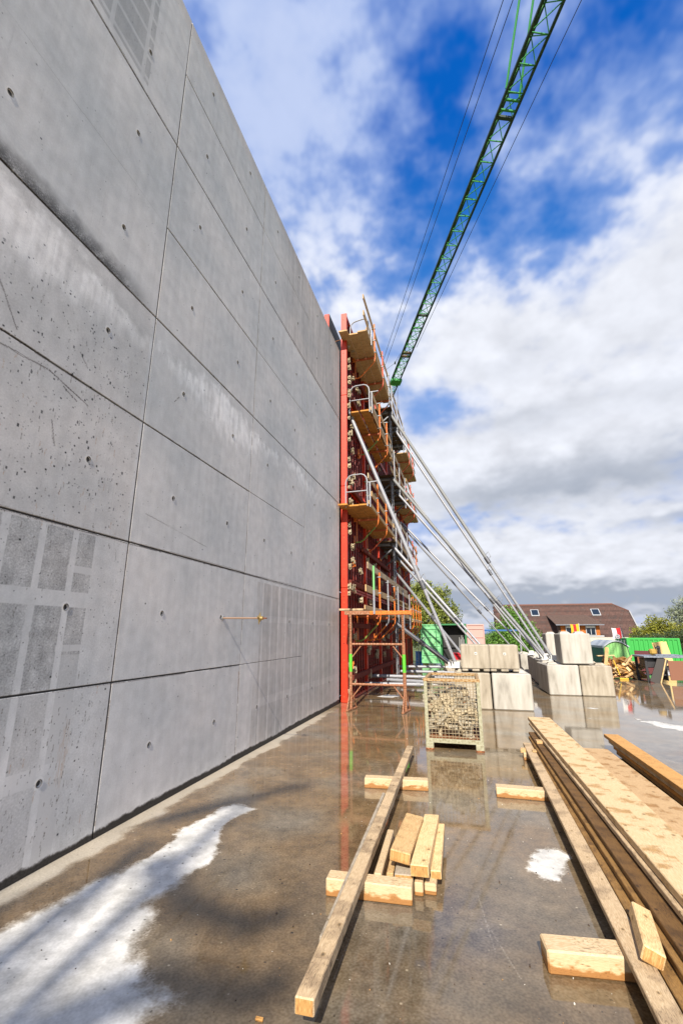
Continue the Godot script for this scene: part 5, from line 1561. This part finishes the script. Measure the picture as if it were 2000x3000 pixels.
	var bt := thing("blue_drum", "blue plastic drum behind the mesh site fence", "drum", V(-2.9, -1.2, -28.4))
	part(bt, "drum_body", mb().tube([V(-2.78, -1.2, -28.4), V(-2.78, 0.55, -28.4)], 0.2, 14), M.blue)
	part(bt, "drum_rim", mb().tube([V(-2.78, 0.53, -28.4), V(-2.78, 0.58, -28.4)], 0.215, 14), M.blue)
	var bb := thing("barrier", "long blue bar on trestle legs behind the pink door", "barrier", V(2.0, -1.2, -30.0))
	part(bb, "bar", mb().at(V(2.0, 1.78, -30), V(2.6, 0.1, 0.1), 0.01), M.blue)
	for x in [0.9, 3.1]: part(bb, "leg", mb().at(V(x, 0.25, -30), V(0.08, 3.0, 0.08)), M.galv)
	# box container on the right
	var g := thing("green_container", "bright green corrugated container in front of the hedge at the right", "container", V(11.5, terrain(11, -35), -36))
	var gx0 := 10.22
	var gx1 := 13.25
	var gz := -35.0
	var gy := -1.25
	var gt := 1.30
	part(g, "side_sheet", corrugated(V(gx0 + 0.12, 0, gz), V(gx1 - 0.12, 0, gz), gy + 0.15, gt - 0.1, 0.27, 0.045, V(0, 0, 1)), M.green_bright)
	part(g, "side_sheet", corrugated(V(gx0 + 0.12, 0, gz - 2.44), V(gx1 - 0.12, 0, gz - 2.44), gy + 0.15, gt - 0.1, 0.27, 0.045, V(0, 0, -1)), M.green_bright)
	part(g, "end_sheet", corrugated(V(gx1, 0, gz), V(gx1, 0, gz - 2.44), gy + 0.15, gt - 0.1, 0.27, 0.045, V(1, 0, 0)), M.green_bright)
	part(g, "roof_sheet", mb().at(V((gx0 + gx1) * 0.5, gt - 0.03, gz - 1.22), V(gx1 - gx0 - 0.05, 0.04, 2.4)), M.green_bright)
	for x in [gx0 + 0.06, gx1 - 0.06]:
		for zz in [gz - 0.06, gz - 2.38]:
			part(g, "corner_post", mb().at(V(x, (gy + gt) * 0.5, zz), V(0.15, gt - gy, 0.15), 0.01), M.green_bright)
	for zz in [gz - 0.06, gz - 2.38]:
		part(g, "top_rail", mb().at(V((gx0 + gx1) * 0.5, gt - 0.05, zz), V(gx1 - gx0, 0.11, 0.13), 0.01), M.green_bright)
	for k in 2:
		var zc := gz - 0.64 - k * 1.16
		var o := part(g, "door", mb().at(V(gx0 - 0.01, (gy + gt) * 0.5, zc), V(0.05, gt - gy - 0.2, 1.14), 0.01), M.green_shaded)
		for kk in 2:
			part(o, "lock_rod", mb().tube([V(gx0 - 0.06, gy + 0.15, zc - 0.3 + kk * 0.6), V(gx0 - 0.06, gt - 0.12, zc - 0.3 + kk * 0.6)], 0.022, 6), M.galv)
		if k == 0:
			part(o, "data_plate", mb().at(V(gx0 - 0.04, 0.45, zc + 0.05), V(0.012, 0.4, 0.34)), M.white_paint)
	# round roofed site trailer
	var w := thing("site_trailer", "green wooden site trailer with a pale rounded roof", "trailer", V(8.0, -1.25, -30))
	var wx0 := 7.05
	var wx1 := 8.28
	var wz := -28.2
	var wl := 3.4
	var pr := []
	for k in 9:
		var t := k / 8.0
		pr.append(V(lerpf(wx0, wx1, t), 0.95 + sin(t * PI) * 0.30, 0))
	var rm := mb()
	for k in 8:
		var p0: Vector3 = pr[k]
		var p1: Vector3 = pr[k + 1]
		var nn := V(-(p1.y - p0.y), p1.x - p0.x, 0).normalized()
		rm.quad(V(p0.x, p0.y, wz + 0.1), V(p1.x, p1.y, wz + 0.1), V(p1.x, p1.y, wz - wl), V(p0.x, p0.y, wz - wl), nn, Vector2.ZERO, Vector2.RIGHT, Vector2.ONE, Vector2.DOWN)
		rm.quad(V(p0.x, p0.y - 0.06, wz + 0.1), V(p1.x, p1.y - 0.06, wz + 0.1), V(p1.x, p1.y, wz + 0.1), V(p0.x, p0.y, wz + 0.1), V(0, 0, 1), Vector2.ZERO, Vector2.RIGHT, Vector2.ONE, Vector2.DOWN)
	rm.at(V(wx0 - 0.02, 0.90, wz - wl * 0.5), V(0.05, 0.12, wl + 0.15))
	part(w, "trailer_roof", rm, M.roof_felt)
	for k in 8:
		var xx := lerpf(wx0 + 0.02, wx1 - 0.02, (k + 0.5) / 8.0)
		var ht := 0.93 + sin((k + 0.5) / 8.0 * PI) * 0.28
		part(w, "wall_board", mb().at(V(xx, (ht - 0.85) * 0.5, wz), V(0.142, ht + 0.85, 0.03), 0.004), M.green_pale2)
	for k in 20:
		part(w, "wall_board", mb().at(V(wx0 + 0.015, 0.03, wz - 0.1 - k * 0.165), V(0.03, 1.76, 0.155), 0.004), M.teal)
	part(w, "wall", mb().at(V((wx0 + wx1) * 0.5 + 0.03, 0.0, wz - wl * 0.5 - 0.05), V(wx1 - wx0 - 0.08, 1.8, wl - 0.1)), M.teal)
	for zz in [wz - 0.7, wz - 2.6]:
		for xx in [wx0 + 0.1, wx1 - 0.1]:
			part(w, "wheel", mb().tube([V(xx - 0.08, -0.92, zz), V(xx + 0.08, -0.92, zz)], 0.33, 14), M.black)
	# flags
	var fl := thing("flag", "red and white flag with a dark round emblem, by the green container", "flag", V(7.0, 0, -25.2))
	flag(fl, V(6.72, 1.86, -25.0), 0.42, 0.48, [[0.0, 0.46, M.white_cloth], [0.46, 0.9, M.red_cloth], [0.9, 1.0, M.white_cloth]])
	var em := mb().tube([V(6.93, 1.46, -24.985), V(6.93, 1.46, -24.97)], 0.115, 18)
	var eo := part(fl, "emblem", em, M.navy)
	part(eo, "emblem_ring", ring_mesh(V(6.93, 1.46, -24.966), 0.085, 0.1), M.white_cloth)
	for q in [[-0.045, 0.0, 0.018, 0.09], [0.0, 0.0, 0.018, 0.09], [0.045, 0.0, 0.018, 0.09], [-0.02, 0.0, 0.05, 0.016]]:
		part(eo, "emblem_stroke", mb().at(V(6.93 + q[0], 1.46 + q[1], -24.967), V(q[2], q[3], 0.006)), M.white_cloth)
	part(fl, "pole", mb().tube([V(7.42, -0.1, -24.9), V(7.12, 1.92, -25.02)], 0.016, 6), M.galv_dark)
	var fy := thing("flag", "yellow flag with a red middle stripe hanging in front of the dormer", "flag", V(5.9, 0, -29.6))
	flag(fy, V(5.93, 2.13, -30.0), 0.45, 0.58, [[0.0, 0.32, M.yellow_cloth], [0.32, 0.64, M.red_cloth], [0.64, 1.0, M.yellow_cloth]])
	part(fy, "pole", mb().tube([V(6.4, -1.2, -30.0), V(6.39, 2.18, -30.0)], 0.014, 6), M.white_paint)
	# bin of scrap wood
	var b := thing("scrap_bin", "rusty steel bin frame holding scrap wood at the edge of the puddle", "bin", V(5.6, 0, -19.9))
	for q in [[5.05, -19.55], [5.14, -20.6], [6.18, -19.5], [6.3, -20.6]]:
		part(b, "corner_post", mb().at(V(q[0], 0.37, q[1]), V(0.05, 0.74, 0.05), 0.006), M.rust)
	part(b, "side_panel", mb().bar(V(4.96, 0.48, -19.6), V(5.08, 0.48, -20.6), 0.02, 0.62), M.wood_brown)
	part(b, "bottom_rail", mb().at(V(5.65, 0.08, -19.52), V(1.1, 0.05, 0.05)), M.rust)
	part(b, "bottom_rail", mb().at(V(5.7, 0.08, -20.6), V(1.1, 0.05, 0.05)), M.rust)
	part(b, "bin_floor", mb().at(V(5.68, 0.06, -20.05), V(1.1, 0.02, 1.05)), M.rust)
	var ms: Array = [M.wood, M.wood_orange_dry, M.wood_gray, M.wood_brown, M.wood_fresh]
	for i in 60:
		var fy2 := R(0, 1)
		var cpos := V(R(5.2, 6.1), 0.12 + fy2 * 0.55, R(-20.4, -19.45))
		cpos.y -= maxf(0.0, cpos.x - 5.6) * fy2 * 0.5
		var d := V(R(-1, 1), R(-0.45, 0.35), R(-0.5, 0.5)).normalized() * R(0.15, 0.45)
		plank("wood_scrap", "broken piece of scrap wood in the heap in the rusty bin", "wood scrap", cpos - d, cpos + d, R(0.05, 0.14), R(0.02, 0.05), ms[i % 5], 0.0, R(-1, 1), "scrap wood in the rusty bin")
	plank("plank", "pale plank leaning upright on the left of the scrap heap", "plank", V(4.84, 0.28, -19.5), V(5.03, 1.10, -19.62), 0.12, 0.035, M.wood, 0.003, 1.2)
	plank("plank", "pale plank lying level across the top of the scrap heap", "plank", V(4.75, 0.78, -20.0), V(5.35, 0.80, -20.1), 0.12, 0.03, M.wood_fresh, 0.003)
	plank("strip", "yellow strip sloping down in front of the scrap heap", "strip", V(5.14, 0.66, -19.45), V(5.28, 0.14, -19.4), 0.05, 0.03, M.yellow, 0.003)
	plank("strip", "yellow strip lying under the scrap heap in the water", "strip", V(5.22, 0.03, -19.3), V(5.5, 0.03, -19.3), 0.06, 0.05, M.yellow, 0.003)
	# saw bench
	var t := thing("saw_bench", "dark saw bench with grey metal top and rusty brown front sheet at the right edge", "workbench", V(6.7, 0, -18.6))
	part(t, "table_top", mb().at(V(6.75, 0.83, -18.9), V(1.95, 0.06, 1.25), 0.01), M.zinc)
	part(t, "front_sheet", mb().at(V(7.05, 0.4, -18.36), V(1.12, 0.62, 0.03), 0.006), M.rust_sheet)
	part(t, "side_sheet", mb().at(V(6.44, 0.42, -18.9), V(0.03, 0.7, 1.0), 0.005), M.black)
	for q in [[5.86, -18.45], [5.86, -19.4], [7.6, -19.4]]:
		part(t, "leg", mb().at(V(q[0], 0.4, q[1]), V(0.07, 0.8, 0.07)), M.steel_dark)
	part(t, "cross_bar", mb().at(V(6.15, 0.25, -18.5), V(0.55, 0.05, 0.05)), M.steel_dark)
	part(t, "drawer", mb().at(V(6.1, 0.62, -18.8), V(0.42, 0.3, 0.7), 0.02), M.steel_dark)
	part(t, "motor", mb().at(V(6.27, 0.98, -18.9), V(0.22, 0.2, 0.22), 0.05), M.yellow_dirty)
	part(t, "saw_post", mb().at(V(6.47, 1.02, -18.9), V(0.08, 0.34, 0.1), 0.02), M.steel_dark)
	part(t, "guard", mb().at(V(6.42, 1.12, -18.85), V(0.16, 0.06, 0.06), 0.01), M.steel_dark)
	part(t, "saw_base", mb().at(V(6.6, 0.88, -18.8), V(0.7, 0.05, 0.4), 0.01), M.zinc)
	plank("leaning_board", "dark board leaning against the front of the saw bench", "board", V(5.98, 0.0, -18.25), V(6.36, 0.80, -18.33), 0.32, 0.03, M.ply, 0.003, 1.35)
	plank("leaning_strip", "pale strip leaning along the edge of the dark board", "strip", V(6.12, 0.0, -18.18), V(6.42, 0.78, -18.27), 0.03, 0.03, M.wood_fresh, 0.003)
	var mp := mb()
	mp.bar(V(6.38, 0.52, -21.2), V(7.15, 0.50, -21.1), 0.04, 0.86, 0.005)
	solid("maroon_panel", mp, M.maroon, "dark maroon panel standing behind the scrap heap and the saw bench", "panel", V(6.75, 0, -21.15))
	var yp := thing("yellow_panels", "two yellow formwork boards leaning on the green container", "board", V(8.4, 0, -24.4))
	var tb := Basis(Vector3.BACK, 0.14) * Basis(Vector3.RIGHT, -0.1)
	part(yp, "panel", mb().box(Transform3D(tb, V(8.5, 0.72, -24.3)), V(0.5, 1.0, 0.025), 0.003), M.yellow_board)
	part(yp, "panel", mb().box(Transform3D(tb, V(8.42, 0.72, -24.38)), V(0.46, 1.02, 0.025), 0.003), M.yellow_board)
	part(yp, "panel_support", mb().at(V(8.5, 0.12, -24.5), V(0.5, 0.24, 0.3), 0.01), M.steel_dark)

func ring_mesh(c: Vector3, r0: float, r1: float) -> MB:
	var m := MB.new()
	for k in 20:
		var a := TAU * k / 20.0
		var b := TAU * (k + 1) / 20.0
		var p := V(cos(a), sin(a), 0)
		var q := V(cos(b), sin(b), 0)
		m.quad(c + p * r0, c + q * r0, c + q * r1, c + p * r1, V(0, 0, 1), Vector2.ZERO, Vector2.RIGHT, Vector2.ONE, Vector2.DOWN)
	return m
func flag(t: Node3D, p: Vector3, w: float, h: float, bands: Array) -> void:
	for b in bands:
		var m := MB.new()
		var n := 6
		for i in n:
			for j in 6:
				var ps := []
				for k in [[0, 0], [1, 0], [1, 1], [0, 1]]:
					var u := lerpf(b[0], b[1], (i + k[0]) / float(n))
					var v: float = (j + k[1]) / 6.0
					ps.append(p + V(u * w + 0.02 * sin(v * 3.0), -v * h - 0.03 * sin(u * 4.0), 0.022 * sin(u * 11.0 + v * 3.0)))
				var nn: Vector3 = (ps[1] - ps[0]).cross(ps[3] - ps[0]).normalized()
				if nn.z < 0: nn = -nn
				m.quad(ps[0], ps[1], ps[2], ps[3], nn, Vector2.ZERO, Vector2.RIGHT, Vector2.ONE, Vector2.DOWN)
		part(t, "stripe", m, b[2])

# ---------------------------------------------------------------- materials
func materials() -> void:
	var c := func(a: String) -> Color: return Color(a)
	var fresh := wood_tex(1, c.call("d9c39e"), c.call("b4966a"), c.call("957650"), 0.3)
	var gray := wood_tex(2, c.call("cbb493"), c.call("9a8160"), c.call("7a6650"), 0.7)
	var orange := wood_tex(3, c.call("c98f3e"), c.call("96601f"), c.call("6d4316"), 0.4)
	var stain := wood_tex(4, c.call("d6be98"), c.call("b99b70"), c.call("a17b48"), 0.75)
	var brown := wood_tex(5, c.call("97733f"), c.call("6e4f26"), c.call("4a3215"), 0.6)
	var wet := wood_tex(6, c.call("d4bd9b"), c.call("b0946c"), c.call("8f5c28"), 0.0, true)
	var old := wood_tex(7, c.call("b0a594"), c.call("857a6c"), c.call("6b5c4a"), 0.6)
	var k := func(t: Texture2D, tint := Color.WHITE, ro := 0.78) -> StandardMaterial3D:
		var m := mat(tint, ro, 0.0, t)
		m.heightmap_enabled = true
		m.heightmap_texture = t
		m.heightmap_scale = 0.05
		m.uv1_scale = Vector3(0.8, 2.2, 1)
		return m
	M.wood = k.call(fresh, Color(0.93, 0.88, 0.8))
	M.wood_fresh = k.call(fresh, Color(1.06, 1.03, 0.98))
	M.wood_gray = k.call(gray)
	M.wood_old = k.call(old)
	M.wood_orange = k.call(orange)
	M.wood_orange_dry = k.call(fresh, Color(0.95, 0.82, 0.62))
	M.wood_stain = k.call(stain)
	M.wood_stain2 = k.call(stain, Color(0.9, 0.86, 0.82))
	M.wood_brown = k.call(brown)
	M.wood_brown2 = k.call(brown, Color(0.78, 0.76, 0.74))
	M.wood_shaded = k.call(brown, Color(0.6, 0.6, 0.6))  # brown darkened to paint the shade on the middle bay planks
	M.end_grain = mat(Color.WHITE, 0.8, 0.0, noise_tex(256, 0.02, 130, [c.call("8a6236"), c.call("b98f57"), c.call("9b733f"), c.call("c9a871")], [0.0, 0.4, 0.55, 1.0], 3, Vector2(1, 0.25)))
	M.wood_wet = mat(Color.WHITE, 0.6, 0.0, wet)
	M.timber_orange = k.call(orange, Color(0.9, 0.75, 0.6))
	var con := noise_tex(512, 0.012, 90, [c.call("8b877f"), c.call("a09c94"), c.call("a9a69f"), c.call("b6b3ac")], [0.0, 0.3, 0.62, 1.0], 6, Vector2(1, 0.22))
	var con2 := noise_tex(512, 0.014, 95, [c.call("837c70"), c.call("989083"), c.call("a39c90"), c.call("b0aa9e")], [0.0, 0.3, 0.62, 1.0], 6, Vector2(1, 0.22))
	M.block = mat(Color.WHITE, 0.85, 0.0, con, 0.7)
	M.block.heightmap_enabled = true; M.block.heightmap_texture = con; M.block.heightmap_scale = 0.2
	M.block_warm = mat(Color(0.98, 0.97, 0.95), 0.85, 0.0, con2, 0.8)
	M.block_warm.heightmap_enabled = true; M.block_warm.heightmap_texture = con2; M.block_warm.heightmap_scale = 0.2
	var rust := noise_tex(256, 0.03, 100, [c.call("3c2416"), c.call("6e3d20"), c.call("8f5a34"), c.call("a98263")], [0.0, 0.4, 0.6, 1.0])
	M.rust = mat(Color.WHITE, 0.8, 0.0, rust, 2.5)
	M.rust_rod = mat(lin(0.26, 0.17, 0.12), 0.6, 0.2)
	M.rust_sheet = mat(lin(0.2, 0.085, 0.05), 0.7)
	M.rust_paint = mat(Color.WHITE, 0.6, 0.0, noise_tex(256, 0.035, 101, [c.call("60402a"), c.call("8a5638"), c.call("9a6a4c"), c.call("a99380")], [0.0, 0.42, 0.62, 1.0]), 3.0)
	M.orange = mat(Color.WHITE, 0.45, 0.0, noise_tex(256, 0.03, 102, [c.call("7c431c"), c.call("c4621e"), c.call("d8741f"), c.call("dc9a5e")], [0.0, 0.34, 0.68, 1.0]), 3.0)
	M.red_orange = mat(lin(0.55, 0.085, 0.03), 0.45)
	M.orange_dark = mat(lin(0.42, 0.10, 0.03), 0.55)
	M.red = mat(Color.WHITE, 0.42, 0.0, noise_tex(256, 0.03, 103, [c.call("8a2412"), c.call("bb2e14"), c.call("c63416"), c.call("cb6a4a")], [0.0, 0.3, 0.76, 1.0]), 1.2)
	M.red_shaded = mat(Color.WHITE, 0.5, 0.0, noise_tex(256, 0.03, 104, [c.call("2a0c09"), c.call("62160e"), c.call("831d10"), c.call("5c2c22")], [0.0, 0.35, 0.7, 1.0]), 1.5)  # darker copy of the red, shade painted into the ribs
	M.red_brown = mat(lin(0.14, 0.035, 0.026), 0.8)
	M.red_brown.metallic_specular = 0.15
	M.red_gloss = mat(lin(0.5, 0.02, 0.03), 0.3)
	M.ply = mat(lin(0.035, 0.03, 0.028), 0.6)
	M.green_gray = mat(lin(0.16, 0.22, 0.04), 0.5)
	M.green_pale = mat(lin(0.16, 0.42, 0.15), 0.5)
	M.green_band = mat(lin(0.10, 0.45, 0.03), 0.45)
	var zn := noise_tex(256, 0.05, 105, [c.call("85888c"), c.call("a4a7ab"), c.call("b4b7bb"), c.call("c9cbce")], [0.0, 0.35, 0.65, 1.0])
	M.galv = mat(Color(0.78, 0.78, 0.79), 0.5, 0.12, zn, 3.0)
	M.galv_light = mat(Color(0.84, 0.84, 0.86), 0.45, 0.12, zn, 3.0)
	M.galv_dull = mat(Color(0.74, 0.74, 0.73), 0.65, 0.15, zn, 3.0)
	M.galv_dark = mat(Color(0.6, 0.6, 0.62), 0.5, 0.6, zn, 3.0)
	M.zinc = mat(Color(0.72, 0.75, 0.8), 0.45, 0.3, zn, 1.0)
	M.steel = mat(lin(0.4, 0.4, 0.4), 0.4, 0.6)
	M.steel_dark = mat(lin(0.03, 0.03, 0.035), 0.5, 0.2)
	M.cast = mat(Color.WHITE, 0.7, 0.1, noise_tex(256, 0.04, 106, [c.call("5b5040"), c.call("94866a"), c.call("b3a68a"), c.call("cfc7b4")], [0.0, 0.38, 0.62, 1.0]), 6.0)
	M.cast_rusty_shade = mat(lin(0.085, 0.068, 0.05), 0.8)
	M.cast_pale = mat(Color.WHITE, 0.75, 0.0, noise_tex(256, 0.04, 107, [c.call("4a4238"), c.call("857d6c"), c.call("a49d8c"), c.call("c4bfb2")], [0.0, 0.36, 0.6, 1.0]), 6.0)
	M.brass = mat(lin(0.42, 0.3, 0.12), 0.42, 0.6)
	M.wire = mat(lin(0.34, 0.27, 0.17), 0.6)
	M.crate_green = mat(Color.WHITE, 0.6, 0.0, noise_tex(256, 0.03, 108, [c.call("6f5f42"), c.call("8a876f"), c.call("98967f"), c.call("a8a692")], [0.0, 0.3, 0.62, 1.0]), 2.5)
	M.crate_rust = mat(Color.WHITE, 0.65, 0.0, noise_tex(256, 0.03, 109, [c.call("6b4526"), c.call("91703f"), c.call("a08560"), c.call("a89c80")], [0.0, 0.34, 0.62, 1.0]), 3.0)
	M.black = mat(lin(0.012, 0.012, 0.013), 0.7)
	M.white_paint = mat(lin(0.62, 0.62, 0.6), 0.5)
	M.white_frame = mat(lin(0.36, 0.38, 0.40), 0.5)
	M.glass_dark = mat(lin(0.012, 0.02, 0.035), 0.06)
	M.crane_green = mat(lin(0.03, 0.24, 0.05), 0.5)
	M.crane_light = mat(lin(0.04, 0.30, 0.07), 0.5)
	M.crane_chord_shaded = mat(Color.WHITE, 0.6, 0.0, noise_tex(256, 0.03, 120, [c.call("101c14"), c.call("173022"), c.call("274a2c"), c.call("5a4030")], [0.0, 0.4, 0.7, 1.0]), 0.8)  # near black green paints the backlit underside of the chords
	M.crane_dark = mat(lin(0.02, 0.04, 0.025), 0.6)
	M.crane_rail = mat(lin(0.12, 0.075, 0.05), 0.7)
	M.rope = mat(lin(0.03, 0.035, 0.05), 0.6, 0.2)
	M.bark = mat(Color.WHITE, 0.9, 0.0, noise_tex(256, 0.04, 110, [c.call("2c241c"), c.call("4b4033"), c.call("6a5d4c")], [0.0, 0.5, 1.0], 4, Vector2(1, 0.3)), 0.8)
	M.grass = mat(Color.WHITE, 0.95, 0.0, noise_tex(256, 0.03, 111, [c.call("3c4a22"), c.call("55622e"), c.call("6d7440")], [0.0, 0.5, 1.0]), 0.15)
	M.plaster = mat(lin(0.5, 0.47, 0.4), 0.9)
	M.plaster_pale = mat(lin(0.3, 0.3, 0.3), 0.7)
	M.tile_dark = mat(lin(0.06, 0.035, 0.028), 0.85)
	M.tile_ridge = mat(lin(0.14, 0.065, 0.05), 0.8)
	M.tile_dormer = mat(Color.WHITE, 0.85, 0.0, noise_tex(256, 0.06, 112, [c.call("3c302b"), c.call("56443c"), c.call("6a554b")], [0.0, 0.5, 1.0]), 0.5)
	M.green_cont = mat(lin(0.03, 0.18, 0.06), 0.5)
	M.green_door = mat(Color.WHITE, 0.55, 0.0, noise_tex(256, 0.02, 113, [c.call("3f7a4e"), c.call("63a873"), c.call("74b782"), c.call("8fc296")], [0.0, 0.35, 0.65, 1.0]), 0.7)
	M.pink = mat(lin(0.5, 0.30, 0.27), 0.55)
	M.green_bright = mat(lin(0.04, 0.34, 0.06), 0.4)
	M.green_shaded = mat(lin(0.03, 0.22, 0.06), 0.45)  # darker green paints the shade on the doors facing left
	M.green_pale2 = mat(lin(0.18, 0.42, 0.13), 0.6)
	M.teal = mat(lin(0.02, 0.13, 0.09), 0.6)
	M.roof_felt = mat(lin(0.34, 0.38, 0.42), 0.6)
	M.white_cloth = mat(lin(0.7, 0.7, 0.7), 0.9)
	M.red_cloth = mat(lin(0.6, 0.02, 0.025), 0.9)
	M.yellow_cloth = mat(lin(0.75, 0.4, 0.02), 0.9)
	M.navy = mat(lin(0.01, 0.015, 0.05), 0.8)
	M.yellow = mat(lin(0.6, 0.38, 0.03), 0.6)
	M.yellow_dirty = mat(lin(0.35, 0.22, 0.04), 0.6)
	M.yellow_board = mat(lin(0.6, 0.42, 0.16), 0.6)
	M.maroon = mat(lin(0.10, 0.018, 0.022), 0.5)
	M.blue = mat(lin(0.02, 0.10, 0.28), 0.5)
	M.vertex = mat(Color.WHITE, 0.8)
	M.vertex.vertex_color_use_as_albedo = true
	M.leaf = mat(Color.WHITE, 0.55)
	M.leaf.vertex_color_use_as_albedo = true
	M.leaf.backlight_enabled = true
	M.leaf.backlight = Color(0.25, 0.3, 0.05)

func _ready() -> void:
	# camera, sky, sun and exposure
	var cam := Camera3D.new()
	cam.name = "camera"
	cam.fov = 96.76
	cam.far = 2500.0
	cam.near = 0.05
	cam.position = V(0, 1.6, 0)
	cam.rotation = Vector3(deg_to_rad(14.95), deg_to_rad(14.8), 0)
	add_child(cam)
	cam.current = true
	var env := Environment.new()
	env.background_mode = Environment.BG_SKY
	var sm := PanoramaSkyMaterial.new()
	sm.panorama = make_sky()
	var sky := Sky.new()
	sky.sky_material = sm
	env.sky = sky
	env.background_energy_multiplier = 0.6
	env.tonemap_mode = Environment.TONE_MAPPER_LINEAR
	env.tonemap_exposure = 1.74
	env.sdfgi_enabled = true
	env.ssao_enabled = true
	env.ssil_enabled = true
	var we := WorldEnvironment.new()
	we.name = "world_environment"
	we.environment = env
	add_child(we)
	var sun := DirectionalLight3D.new()
	sun.name = "sun"
	sun.light_energy = 1.5
	sun.light_color = Color(1.0, 0.96, 0.895)
	sun.light_angular_distance = 0.5
	sun.shadow_enabled = true
	add_child(sun)
	sun.look_at_from_position(V(4, 40, 50), V(4, 40, 50) + V(-0.18, -1.79, -2.28), Vector3.UP)

	rng.seed = 7
	materials()
	var t0 := Time.get_ticks_msec()
	build_ground()
	build_wall()
	print("ground+wall ", Time.get_ticks_msec() - t0)
	rng.seed = 8
	build_formwork()
	build_house()
	rng.seed = 9
	build_platforms()
	build_props()
	build_blocks()
	build_crane()
	build_yard()
	rng.seed = 10
	build_timber()
	build_crate()
	build_trees()
	print("all ", Time.get_ticks_msec() - t0)
